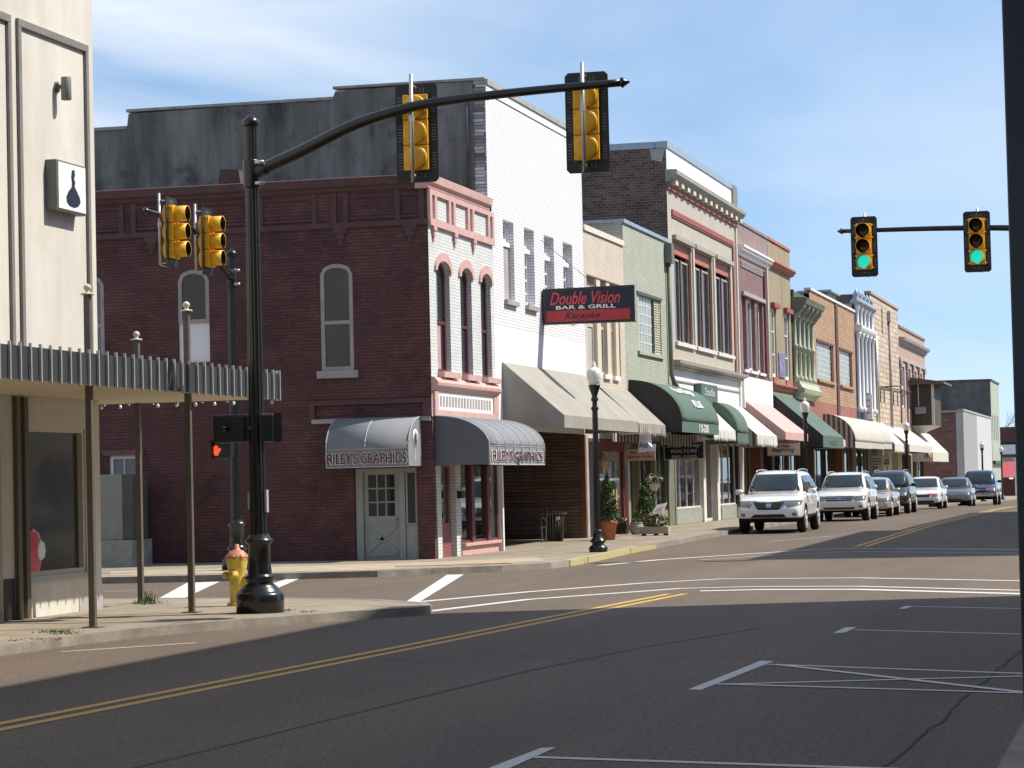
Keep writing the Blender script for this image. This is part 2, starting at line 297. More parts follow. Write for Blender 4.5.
# cars
def paint(name, c, metal=0): plain(name, c, .28, metal=metal, var=.02, coat=1.0)
paint('car_white', srgb(238, 238, 238)); paint('car_pearl', srgb(236, 236, 232)); paint('car_champagne', srgb(196, 190, 178), .4); paint('car_black', srgb(38, 46, 48), .3); paint('car_grey', srgb(128, 134, 142), .5); paint('car_blue', srgb(52, 82, 120), .4); paint('car_silver', srgb(190, 192, 196), .5)
glass('car_glass', (.02, .03, .03), .03, .9); plain('tyre', (.014, .014, .014), .85); plain('rim', srgb(200, 202, 204), .35, metal=.25); plain('car_trim', (.016, .016, .017), .5); plain('chrome', srgb(210, 212, 214), .12, metal=1.0)
plain('lamp_clear', srgb(112, 116, 120), .12, var=.3, scale=30, spec=.8); plain('lamp_orange', srgb(220, 110, 50), .3); plain('well', (.006, .006, .006), .9)

# ---------------------------------------------------------------- mesh helpers
class MB:
    def __init__(s): s.v = []; s.f = []; s.m = []; s.mats = []; s.sm = []
    def mi(s, m):
        if m not in s.mats: s.mats.append(m)
        return s.mats.index(m)
    def add(s, vs_, fs, m='x', smooth=False):
        o = len(s.v); s.v += [tuple(p) for p in vs_]; k = s.mi(m)
        for f in fs: s.f.append([i+o for i in f]); s.m.append(k); s.sm.append(smooth)
        return s
    def quad(s, a, b, c, d, m='x'): return s.add([a, b, c, d], [(0, 1, 2, 3)], m)
    def box(s, x0, x1, y0, y1, z0, z1, m='x', bev=0):
        if x0 > x1: x0, x1 = x1, x0
        if y0 > y1: y0, y1 = y1, y0
        v = [(x, y, z) for x in (x0, x1) for y in (y0, y1) for z in (z0, z1)]
        return s.add(v, [(0, 1, 3, 2), (4, 6, 7, 5), (0, 4, 5, 1), (2, 3, 7, 6), (0, 2, 6, 4), (1, 5, 7, 3)], m)
    def tube(s, pts, r, m='x', n=12, cap=True):
        pts = [Vector(p) for p in pts]; rs = r if isinstance(r, (list, tuple)) else [r]*len(pts); vs_ = []; fs = []
        for i, p in enumerate(pts):
            t = (pts[min(i+1, len(pts)-1)]-pts[max(i-1, 0)]).normalized()
            a = t.cross(Vector((0, 0, 1)) if abs(t.z) < .95 else Vector((0, 1, 0))).normalized(); b = t.cross(a)
            for k in range(n): w = 2*math.pi*k/n; vs_.append(p+(a*math.cos(w)+b*math.sin(w))*rs[i])
        for i in range(len(pts)-1):
            for k in range(n): k2 = (k+1) % n; fs.append((i*n+k, i*n+k2, (i+1)*n+k2, (i+1)*n+k))
        if cap: fs += [tuple(range(n))[::-1], tuple((len(pts)-1)*n+k for k in range(n))]
        return s.add(vs_, fs, m, True)
    def lathe(s, prof, c=(0, 0, 0), m='x', n=20, flute=0, axis='Z'):
        vs_ = []; fs = []
        for (r, z) in prof:
            for k in range(n):
                w = 2*math.pi*k/n; rr = r*(1-(flute if k % 2 else 0)); p = (rr*math.cos(w), rr*math.sin(w), z)
                if axis == 'X': p = (p[2], p[0], p[1])
                if axis == 'Y': p = (p[0], p[2], p[1])
                vs_.append((c[0]+p[0], c[1]+p[1], c[2]+p[2]))
        L_ = len(prof)
        for i in range(L_-1):
            for k in range(n): k2 = (k+1) % n; fs.append((i*n+k, i*n+k2, (i+1)*n+k2, (i+1)*n+k))
        fs += [tuple(range(n))[::-1], tuple((L_-1)*n+k for k in range(n))]
        return s.add(vs_, fs, m, not flute)
    def prism(s, poly, h0, h1, m='x', axis='Z'):
        n = len(poly); f = {'Z': lambda p, h: (p[0], p[1], h), 'Y': lambda p, h: (p[0], h, p[1]), 'X': lambda p, h: (h, p[0], p[1])}[axis]
        vs_ = [f(p, h0) for p in poly]+[f(p, h1) for p in poly]
        return s.add(vs_, [tuple(range(n)), tuple(range(2*n-1, n-1, -1))]+[(i, (i+1) % n, n+(i+1) % n, n+i) for i in range(n)], m)
    def build(s, name, mat=None, parent=None, bevel=0, solid=0, label=None, fixn=True, weld=False):
        me = bpy.data.meshes.new(name); me.from_pydata(s.v, [], s.f)
        names = s.mats if s.mats else ['x']
        for k in names: me.materials.append(MATS[mat if k == 'x' else k])
        me.polygons.foreach_set('material_index', s.m); me.polygons.foreach_set('use_smooth', s.sm)
        if fixn:
            bm = bmesh.new(); bm.from_mesh(me)
            if weld: bmesh.ops.remove_doubles(bm, verts=bm.verts, dist=.0008)
            bmesh.ops.recalc_face_normals(bm, faces=bm.faces); bm.to_mesh(me); bm.free()
        me.update(); o = bpy.data.objects.new(name, me); COL.objects.link(o)
        if parent:
            o.parent = parent; o.matrix_parent_inverse = Matrix.Translation(-Vector(world_loc(parent)))
            if parent.get('_local'): o.matrix_parent_inverse = Matrix.Identity(4)
        if bevel: b = o.modifiers.new('b', 'BEVEL'); b.width = bevel; b.segments = 2; b.limit_method = 'ANGLE'
        if solid: b = o.modifiers.new('s', 'SOLIDIFY'); b.thickness = solid; b.offset = 0
        if label: o['label'] = label
        return o
LOC = {}
def world_loc(o): return LOC.get(o.name, (0, 0, 0))
def thing(name, label, cat, loc=(0, 0, 0), group=None, local=False):
    o = bpy.data.objects.new(name, None); COL.objects.link(o); o.location = loc; o.empty_display_size = .3
    o['label'] = label; o['category'] = cat
    if group: o['group'] = group
    LOC[o.name] = (0, 0, 0) if local else tuple(loc)
    return o
def tag(o, label=None, cat=None, group=None, kind=None):
    if label: o['label'] = label
    if cat: o['category'] = cat
    if group: o['group'] = group
    if kind: o['kind'] = kind
    return o
def struct(o): o['kind'] = 'structure'; return o
def copy_tree(src, loc, label, group=None, rot=None, matmap=None):
    def cp(o, par):
        c = o.copy(); COL.objects.link(c)
        if par: c.parent = par; c.matrix_parent_inverse = o.matrix_parent_inverse.copy()
        if matmap and o.type == 'MESH' and any(ms.material and ms.material.name in matmap for ms in o.material_slots):
            c.data = o.data.copy()
            for i, mm in enumerate(c.data.materials):
                if mm and mm.name in matmap: c.data.materials[i] = MATS[matmap[mm.name]]
        for ch in o.children: cp(ch, c)
        return c
    r = cp(src, None); r.location = loc
    if rot is not None: r.rotation_euler = (0, 0, rot)
    r['label'] = label
    if group: r['group'] = group
    return r
def text(body, mat, parent, center, wh, face='-Y', name='lettering', shear=0, off=0, ext=.004, tilt=0, label=None, xf=None):
    cu = bpy.data.curves.new('t', 'FONT'); cu.body = body; cu.size = 1; cu.shear = shear; cu.offset = off; cu.extrude = .001; cu.align_x = 'LEFT'; cu.resolution_u = 3
    to = bpy.data.objects.new('t', cu); COL.objects.link(to); bpy.context.view_layer.update()
    dg = bpy.context.evaluated_depsgraph_get(); me = bpy.data.meshes.new_from_object(to.evaluated_get(dg)); bpy.data.objects.remove(to); bpy.data.curves.remove(cu)
    xs = [v.co.x for v in me.vertices]; ys = [v.co.y for v in me.vertices]
    cx, cy = (min(xs)+max(xs))/2, (min(ys)+max(ys))/2; sx_, sy_ = wh[0]/(max(xs)-min(xs)), wh[1]/(max(ys)-min(ys))
    for v in me.vertices:
        u, w, d = (v.co.x-cx)*sx_, (v.co.y-cy)*sy_, (ext if v.co.z > 0 else 0)
        if xf: v.co = xf(u, w, d)
        elif face == '-Y': v.co = (center[0]+u, center[1]-d, center[2]+w+u*tilt)
        else: v.co = (center[0]+d, center[1]+u, center[2]+w)
    me.materials.clear(); me.materials.append(MATS[mat]); me.name = name
    o = bpy.data.objects.new(name, me); COL.objects.link(o)
    if parent:
        o.parent = parent
        if not parent.get('_local'): o.matrix_parent_inverse = Matrix.Translation(-Vector(rootloc(parent)))
    if label: o['label'] = label
    return o
def rootloc(o):
    while o.parent: o = o.parent
    return LOC.get(o.name, (0, 0, 0))
def world_loc(o):                      # world offset of a parent (children meshes are written in world coordinates)
    return rootloc(o)
# every mesh is written in world coordinates; sub-parts keep identity under their part, parts undo the root's offset
_ob = MB.build
def _build(s, name, mat=None, parent=None, **kw):
    o = _ob(s, name, mat, parent, **kw)
    if parent: o.matrix_parent_inverse = Matrix.Translation(-Vector(rootloc(parent))) if parent.type == 'EMPTY' else Matrix.Identity(4)
    return o
MB.build = _build
_tx = text
def text(body, mat, parent, *a, **kw):
    o = _tx(body, mat, parent, *a, **kw)
    if parent: o.matrix_parent_inverse = Matrix.Translation(-Vector(rootloc(parent))) if parent.type == 'EMPTY' else Matrix.Identity(4)
    return o

# faces: ('X', x0) faces +X (street), ('Y', y0) faces -Y (camera)
def fp(face, u, z, d=0): return (face[1]+d, u, z) if face[0] == 'X' else (u, face[1]-d, z)
def fbox(mb, face, u0, u1, z0, z1, d0, d1, m='x'):
    a = fp(face, u0, z0, d0); b = fp(face, u1, z1, d1); return mb.box(a[0], b[0], a[1], b[1], a[2], b[2], m)
def wall(mb, face, u0, u1, z0, z1, ops=(), depth=.18, m='x', rm=None):
    """ops: (u0,u1,z0,z1,arch_rise)"""
    rm = rm or m
    us = sorted({u0, u1, *[o[0] for o in ops], *[o[1] for o in ops]}); zs = sorted({z0, z1, *[o[2] for o in ops], *[o[3]+o[4] for o in ops]})
    for a, b in zip(us, us[1:]):
        for c, d in zip(zs, zs[1:]):
            mu, mz = (a+b)/2, (c+d)/2
            if any(o[0] < mu < o[1] and o[2] < mz < o[3]+o[4] for o in ops): continue
            mb.quad(fp(face, a, c), fp(face, b, c), fp(face, b, d), fp(face, a, d), m)
    for (a, b, c, d, r) in ops:
        n = 12
        if r > 0:
            top = [(a+(b-a)*i/n, d+r*math.sqrt(max(0, 1-(2*i/n-1)**2))) for i in range(n+1)]
            for p, q in zip(top, top[1:]):
                mb.quad(fp(face, p[0], p[1]), fp(face, q[0], q[1]), fp(face, q[0], d+r), fp(face, p[0], d+r), m)
                mb.quad(fp(face, p[0], p[1]), fp(face, q[0], q[1]), fp(face, q[0], q[1], -depth), fp(face, p[0], p[1], -depth), rm)
        else: mb.quad(fp(face, a, d), fp(face, b, d), fp(face, b, d, -depth), fp(face, a, d, -depth), rm)
        mb.quad(fp(face, a, c), fp(face, b, c), fp(face, b, c, -depth), fp(face, a, c, -depth), rm)
        for u in (a, b): mb.quad(fp(face, u, c), fp(face, u, d), fp(face, u, d, -depth), fp(face, u, c, -depth), rm)
    return mb
def window(par, face, u0, u1, z0, z1, arch=0, depth=.1, fw=.06, fm='white_paint', pm='pane', rows=2, cols=1, sill=None, sm='offwhite_paint', label=None, name='window', bars=None, muntin=.025):
    f = MB(); n = 12; fd = .05
    def arc(k, ins=0):
        w = (u1-u0)/2-ins; return [((u0+u1)/2-w+2*w*i/n, z1+(max(arch-ins, .01))*math.sqrt(max(0, 1-(2*i/n-1)**2))) for i in range(n+1)]
    fbox(f, face, u0, u0+fw, z0, z1, -depth, -depth+fd); fbox(f, face, u1-fw, u1, z0, z1, -depth, -depth+fd); fbox(f, face, u0+fw, u1-fw, z0, z0+fw, -depth, -depth+fd)
    if arch:
        o_, i_ = arc(0), arc(0, fw)
        for a, b, c, d in zip(o_, o_[1:], i_[1:], i_):
            for dd in (-depth, -depth+fd): f.quad(*[fp(face, p[0], p[1], dd) for p in (a, b, c, d)])
            f.quad(fp(face, *d, -depth), fp(face, *c, -depth), fp(face, *c, -depth+fd), fp(face, *d, -depth+fd))
    else: fbox(f, face, u0+fw, u1-fw, z1-fw, z1, -depth, -depth+fd)
    for i in range(1, rows):
        z = z0+(z1-z0)*i/rows; h = muntin if rows > 2 else fw*.45; fbox(f, face, u0+fw, u1-fw, z-h, z+h, -depth+.003, -depth+fd-.004)
    for i in range(1, cols):
        u = u0+(u1-u0)*i/cols; fbox(f, face, u-muntin/2, u+muntin/2, z0+fw, z1-(0 if arch else fw), -depth+.004, -depth+fd-.006)
    fo = f.build(name, fm, par, label=label)
    p = MB(); d = -depth+.012
    if arch: p.add([fp(face, u0+.01, z0+.01, d), fp(face, u1-.01, z0+.01, d)]+[fp(face, a, b, d) for a, b in reversed(arc(0, .01))], [tuple(range(n+3))])
    else: p.quad(fp(face, u0+.01, z0+.01, d), fp(face, u1-.01, z0+.01, d), fp(face, u1-.01, z1-.01, d), fp(face, u0+.01, z1-.01, d))
    p.build('pane', pm, fo)
    if sill: s_ = MB(); fbox(s_, face, u0-sill[0], u1+sill[0], z0-sill[1], z0, -.02, sill[2]); s_.build('sill', sm, fo)
    return fo
def trim(par, face, u0, u1, z0, z1, d1, mat, name='trim', d0=0.0, label=None, bevel=0):
    b = MB(); fbox(b, face, u0, u1, z0, z1, d0, d1); return b.build(name, mat, par, label=label, bevel=bevel)
def cornice(par, face, u0, u1, prof, mat, name='cornice', label=None):
    """prof: list of (z, d) outline stepped mouldings"""
    b = MB(); n = len(prof)
    vs_ = [fp(face, u, z, d) for u in (u0, u1) for z, d in prof]
    b.add(vs_, [(i, i+1, n+i+1, n+i) for i in range(n-1)]+[tuple(range(n)), tuple(range(2*n-1, n-1, -1)), (0, n-1, 2*n-1, n)]); return b.build(name, mat, par, label=label)
XF = -15.8
FX = ('X', XF)

# ================================================================ ground, road, pavements
ys = sorted({-60, *range(-20, 62, 8), *[h[0] for h in HP[1:-1]], 70, 76, 90, 100, 108, 120, 137, 157, 180, 200, 240, 260, 280})
g = MB()
for a, b in zip(ys[:-1], ys[1:]): g.quad((-16.2, a, hz(a)), (3, a, hz(a)), (3, b, hz(b)), (-16.2, b, hz(b)))
struct(g.build('road', 'asphalt'))
g = MB(); g.quad((-140, 36, -.004), (-16.2, 36, -.004), (-16.2, 56, -.004), (-140, 56, -.004)); g.quad((3, 36, -.004), (90, 36, -.004), (90, 56, -.004), (3, 56, -.004))
struct(g.build('cross_street', 'asphalt'))
g = MB(); yy = [-200, 0, 60, 82, 115, 146, 168, 220, 300, 900, 4500]
for a, b in zip(yy, yy[1:]):
    for xa, xb in ((-4000, -200), (-200, 200), (200, 4000)): g.quad((xa, a, hz(a)-.06), (xb, a, hz(a)-.06), (xb, b, hz(b)-.06), (xa, b, hz(b)-.06))
struct(g.build('ground', 'dirt_ground'))

def slab(name, outer, curb_n, z=.12, mat='pavement', kmat='kerb_concrete', kw=.16):
    """outer: polygon; the first curb_n points run along the kerb line"""
    cen = Vector((sum(p[0] for p in outer)/len(outer), sum(p[1] for p in outer)/len(outer)))
    c = [Vector(p) for p in outer[:curb_n]]; ins = []
    for i, p in enumerate(c):
        t = (c[min(i+1, len(c)-1)]-c[max(i-1, 0)]).normalized(); nrm = Vector((-t.y, t.x))
        if nrm.dot(cen-p) < 0: nrm = -nrm
        ins.append(p+nrm*kw)
    b = MB(); b.prism([tuple(p) for p in ins]+[tuple(p) for p in outer[curb_n:]], -.05, z); o = struct(b.build(name, mat))
    k = MB()
    for i in range(len(c)-1):
        a, a2, d, d2 = c[i], c[i+1], ins[i], ins[i+1]; sh = (a2-a)*(.006/max(.01, (a2-a).length))
        lo = [(a.x, a.y), (a2.x, a2.y), (d2.x, d2.y), (d.x, d.y)]
        vs_ = [(x, y, -.05) for x, y in lo]+[(x+(cen.x-x)*.0008, y+(cen.y-y)*.0008, z+.004) for x, y in lo]
        k.add(vs_, [(3, 2, 1, 0), (4, 5, 6, 7), (0, 1, 5, 4), (1, 2, 6, 5), (2, 3, 7, 6), (3, 0, 4, 7)])
    return o, struct(k.build('kerb', kmat))
def P2(px, py): p = G(px, py); return (p.x, p.y)
near = [(-12.42, -10), (-12.42, 10), (-12.42, 20), (-12.42, 26.35), (-12.3, 28.2), (-11.98, 29.8), (-11.55, 31.0), (-11.05, 31.95), (-10.5, 33.0), (-10.0, 33.7), (-9.78, 34.1), (-9.8, 34.5), (-10.1, 35.3), (-11.2, 36.5), (-12.97, 37.46), (-15.4, 38.0), (-22, 38.2), (-80, 38.2)]
slab('pavement', near+[(-80, -10)], len(near), .11)
riley = [(-90, 46.9), (-20.1, 47.3), (-17.6, 47.7), (-14.9, 48.6), (-14.1, 49.6), (-12.9, 50.6), (-12.2, 51.9), (-12.1, 53.2), (-12.2, 56), (-12.45, 60), (-12.6, 62.01)]
slab('pavement', riley+[(-26, 62.01), (-90, 62.01)], len(riley), .12)
# pavement strip and kerb on up the street, following the slope
st = [62.01, 64.8, 70, 76, 82, 90, 100, 108, 115, 120, 128, 137, 146, 157, 168, 180, 200, 220, 240, 260, 300]
b = MB(); k = MB(); ky = MB()
for a, c in zip(st, st[1:]):
    za, zc = hz(a)+.12, hz(c)+.12; b.quad((-27, a, za), (-12.75, a, za), (-12.75, c, zc), (-27, c, zc))
    kk = k
    vs_ = [(-12.59, a, za-.17), (-12.59, a, za+.004), (-12.75, a, za+.004), (-12.75, a, za-.17), (-12.59, c, zc-.17), (-12.59, c, zc+.004), (-12.75, c, zc+.004), (-12.75, c, zc-.17)]
    kk.add(vs_, [(0, 1, 5, 4), (1, 2, 6, 5), (0, 3, 2, 1), (4, 5, 6, 7)])
struct(b.build('pavement', 'pavement')); struct(k.build('kerb', 'kerb_concrete'))
# yellow painted length of kerb
for i in range(7, len(riley)-1):
    a, c = Vector(riley[i]), Vector(riley[i+1]); t = (c-a).normalized(); nn = Vector((t.y, -t.x))*.006
    ky.quad((a.x+nn.x, a.y+nn.y, .0), (c.x+nn.x, c.y+nn.y, .0), (c.x+nn.x*.6, c.y+nn.y*.6, .126), (a.x+nn.x*.6, a.y+nn.y*.6, .126))
    ky.quad((a.x+nn.x*.6, a.y+nn.y*.6, .1275), (c.x+nn.x*.6, c.y+nn.y*.6, .1275), (c.x-.17, c.y, .1275), (a.x-.17, a.y, .1275))
ky.quad((-12.583, 62.0, 0), (-12.583, 65.2, 0), (-12.583, 65.2, .132), (-12.583, 62, .132)); ky.quad((-12.583, 62, .1285), (-12.583, 65.2, .1345), (-12.76, 65.2, .1345), (-12.76, 62, .1285))
struct(ky.build('kerb_paint', 'kerb_yellow'))
rb = MB(); rb.quad((*P2(396, 573.3), .1285), (*P2(512, 569.5), .1285), (*P2(511, 568.8), .1285), (*P2(395, 572.4), .1285)); struct(rb.build('ramp_strip', 'ramp_brick'))
nc = MB(); q = [G(px, py, .12) for px, py in ((110, 575.5), (230, 573.2), (380, 569.8), (432, 567), (505, 563.6), (545, 560.8), (538, 557.6), (436, 562), (300, 566.2), (110, 571.8))]; nc.add([(v.x, v.y, .124) for v in q], [tuple(range(len(q)))]); struct(nc.build('pavement_repair', 'new_concrete'))
# right-hand pavement (camera side) and the far right corner
slab('pavement', [(-.95, -10), (-.95, 0), (-.95, 30), (-.95, 35), (-.4, 37.2), (1, 38.2), (2.8, 38.6), (60, 38.6), (60, -10)], 8, .12)
slab('pavement', [(60, 54.5), (3, 54.6), (.6, 55.2), (-.8, 56.6), (-1.0, 58), (-1.0, 61.99), (60, 61.99)], 6, .12)
b = MB()
for a, c in zip(st, st[1:]): za, zc = hz(a)+.12, hz(c)+.12; b.quad((-1, a, za), (40, a, za), (40, c, zc), (-1, c, zc)); b.quad((-1, a, za), (-1, c, zc), (-1, c, zc-.2), (-1, a, za-.2))
struct(b.build('pavement', 'pavement'))

# ---- painted markings
def stripe(name, pts, w, mat, lift=.004, px=True):
    pts = [Vector(P2(*p)) if px else Vector(p) for p in pts]; q = [pts[0]]
    for a, b_ in zip(pts, pts[1:]):
        n = max(1, int((b_-a).length/3)); q += [a+(b_-a)*i/n for i in range(1, n+1)]
    m = MB(); L_ = []; Rr = []
    for i, p in enumerate(q):
        t = (q[min(i+1, len(q)-1)]-q[max(i-1, 0)]).normalized(); nn = Vector((-t.y, t.x))*w/2; z = hz(p.y)+lift
        L_.append((p.x+nn.x, p.y+nn.y, z)); Rr.append((p.x-nn.x, p.y-nn.y, z))
    for i in range(len(q)-1): m.quad(L_[i], L_[i+1], Rr[i+1], Rr[i])
    return struct(m.build(name, mat))
def patchq(name, pts, mat, lift=.0045):
    m = MB(); q = [P2(*p) for p in pts]; m.add([(x, y, hz(y)+lift) for x, y in q], [tuple(range(len(q)))]); return struct(m.build(name, mat))
cl = [Vector(P2(*p)) for p in ((0, 727), (200, 688), (420, 645), (560, 617), (677, 594))]; cl = [Vector((cl[0].x-.35, 13))] + cl
for s_ in (-.13, .13): stripe('centre_line', [(p.x+s_, p.y) for p in cl], .12, 'paint_yellow', px=False)
for s_ in (-.13, .13): stripe('centre_line', [(-7.25+s_, 64), (-7.2+s_, 120), (-7.1+s_, 175), (-7.1+s_, 240)], .12, 'paint_yellow', px=False)
stripe('crosswalk_line', [(419, 602), (528, 592), (640, 583.5), (721, 579), (859, 578), (1021, 581), (1100, 583)], .2, 'paint_white')
stripe('crosswalk_line', [(424, 612), (528, 599.6), (640, 591.6), (681, 588.6), (760, 586.6), (859, 586.4), (1019, 590.5), (1100, 592)], .2, 'paint_white')
stripe('stop_line', [(700, 591.2), (760, 589.8), (859, 589.6), (1019, 594), (1100, 596)], .32, 'paint_white', .005)
patchq('stop_bar', [(402, 604.5), (419, 602.5), (464, 574.6), (447, 575)], 'paint_white')
stripe('crosswalk_line', [(600, 565.5), (660, 559.8), (758, 553.4), (834, 548.5), (1019, 549.5)], .22, 'paint_white')
stripe('crosswalk_line', [(700, 560), (758, 556.2), (850, 551.5), (1019, 553.2)], .16, 'paint_worn')
patchq('crosswalk_bar', [(150.6, 603), (169, 605.6), (220, 581.7), (187, 583)], 'paint_white')
patchq('crosswalk_bar', [(262, 587), (276, 589), (300, 578.7), (287, 579)], 'paint_white')
stripe('stop_line', [(104, 592), (148, 590.4)], .1, 'paint_worn')
stripe('lane_mark', [(61, 652), (130, 647.5), (197, 643)], .12, 'paint_worn'); stripe('lane_mark', [(770, 541.5), (836, 536)], .12, 'paint_worn')
# parking stalls on the shaded side
patchq('stall_mark', [(898, 608.8), (905, 609), (913, 606.4), (906, 606.2)], 'paint_white'); stripe('stall_mark', [(911, 606.6), (1020, 608.8), (1090, 610)], .09, 'paint_white')
patchq('stall_mark', [(833, 633.6), (845, 633), (857, 627.3), (845, 627.6)], 'paint_white'); stripe('stall_mark', [(854, 630), (1022, 634.4), (1090, 636)], .09, 'paint_white')
patchq('stall_mark', [(688, 690), (701, 690.4), (774, 661.6), (761, 661)], 'paint_white')
stripe('stall_mark', [(768, 664.6), (1024, 673.8), (1100, 676)], .1, 'paint_white'); stripe('stall_mark', [(718, 684.8), (1024, 676.5), (1100, 674)], .1, 'paint_white', .005)
stripe('stall_mark', [(716, 684.4), (1024, 693.6), (1100, 695.5)], .1, 'paint_white', .006); stripe('stall_mark', [(774, 664.8), (1024, 693), (1100, 701)], .1, 'paint_white', .007)
patchq('stall_mark', [(480, 772), (500, 773), (556, 748), (541, 748.5)], 'paint_white'); stripe('stall_mark', [(534, 757.5), (850, 768), (1000, 773)], .1, 'paint_white')
rnd = random.Random(3); cp_ = [(870, 775), (886, 766), (905, 751), (930, 728), (942, 722), (955, 706), (966, 695.5), (985, 681), (998, 669), (1019, 653), (1035, 640)]
q = []
for a, c in zip(cp_, cp_[1:]):
    for i in range(4): q.append((a[0]+(c[0]-a[0])*i/4+rnd.uniform(-1.6, 1.6), a[1]+(c[1]-a[1])*i/4+rnd.uniform(-.9, .9)))
stripe('road_crack', q, .024, 'tar', .0035)
stripe('road_seam', [(0, 800), (200, 752), (380, 707), (528, 671), (640, 648), (760, 628)], .05, 'patch_asphalt', .0028)
stripe('road_crack', [(380, 660), (440, 662), (520, 655), (600, 661), (700, 657), (800, 660)], .02, 'tar', .003)

# ================================================================ right-hand blocks (outside the frame: they cast the street's shade and show in the glass)
def block(x0, x1, y0, y1, h, mat, label, floors):
    t = thing('brick_building', label, 'building', (x0, y0, 0), 'buildings across the street'); f = ('X', x0)
    b = MB()
    for u in (0, 1):
        b.quad((x1, y0, 0), (x1, y1, 0), (x1, y1, h), (x1, y0, h)) if u else b.quad((x0, y0, h-.5), (x1, y0, h-.5), (x1, y1, h-.5), (x0, y1, h-.5))
    b.quad((x0, y0, 0), (x1, y0, 0), (x1, y0, h), (x0, y0, h)); b.quad((x0, y1, 0), (x1, y1, 0), (x1, y1, h), (x0, y1, h))
    ops = []; n = int((y1-y0)/4)
    for i in range(n):
        u = y0+(y1-y0)*(i+.5)/n; ops.append((u-1.5, u+1.5, .6, 3, 0))
        for k in range(1, floors): ops.append((u-.55, u+.55, 1+k*3.7, 3+k*3.7, 0))
    wall(b, ('X', x0), y0, y1, -1.2, h, ops, -.15); b.build('wall', mat, t)
    p = MB()
    for o in ops: p.quad((x0+.14, o[0], o[2]), (x0+.14, o[1], o[2]), (x0+.14, o[1], o[3]), (x0+.14, o[0], o[3]))
    p.build('window', 'pane_light', t); trim(t, ('X', x0), y0, y1, h-.3, h+.02, -.3, 'coping_stone', 'cornice')
block(1.8, 22, -30, 39.1, 15.3, 'red_brick', 'three storey red brick block on the camera side of the street', 3)
block(1.8, 20, 59.7, 82, 13.2, 'tan_brick', 'tan brick block on the far right corner of the junction', 3)
block(1.9, 20, 82.1, 112, 12.0, 'mauve_brick', 'mauve brick block further up the right side', 3)
block(1.9, 20, 112.1, 200, 9.4, 'stone_blocks', 'long stone faced block at the far right', 2)
# near awning post at the right edge
t = thing('porch_canopy', 'black square porch post standing close at the right edge of the view', 'porch', (-.15, 7.1, .12))
p0 = on(1000, 0, 'Y', 7.1); p1 = on(1020, 600, 'Y', 7.1)
b = MB(); b.box(p0.x+.004, p0.x+.17, 7.1, 7.26, .12, 3.6); b.build('post', 'black_iron', t, bevel=.004)
b = MB(); b.box(p0.x, p0.x+.17, -3, -2.85, .12, 3.6); b.build('post', 'black_iron', t)
b = MB(); b.box(p0.x-.1, 1.8, -3.2, 7.4, 3.6, 3.85); b.build('roof', 'grey_trim', t)

# ================================================================ buildings of the left side
def shell(t, y0, y1, h, mat, depth=24, x0=None, zb=-1.2, side=True, name='side_wall'):
    """side walls, back and roof; parapets stand .5 m over the roof"""
    x0 = XF-.02 if x0 is None else x0; xb = XF-depth; b = MB(); zr = h-.6
    for y, s_ in ((y0, 1), (y1, -1)):
        b.quad((xb, y, zb), (x0, y, zb), (x0, y, h), (xb, y, h)); b.quad((xb, y+s_*.28, zr), (x0-.28, y+s_*.28, zr), (x0-.28, y+s_*.28, h), (xb, y+s_*.28, h)); b.quad((xb, y, h), (x0, y, h), (x0-.28, y+s_*.28, h), (xb, y+s_*.28, h))
    b.quad((xb, y0, zb), (xb, y1, zb), (xb, y1, h), (xb, y0, h)); b.quad((x0-.28, y0+.28, zr), (x0-.28, y1-.28, zr), (x0-.28, y1-.28, h), (x0-.28, y0+.28, h)); b.quad((x0, y0, h), (x0, y1, h), (x0-.28, y1-.28, h), (x0-.28, y0+.28, h))
    o = b.build(name, mat, t); r = MB(); r.quad((xb, y0+.28, zr), (x0-.28, y0+.28, zr), (x0-.28, y1-.28, zr), (xb, y1-.28, zr)); r.build('roof', 'roofing', t); return o
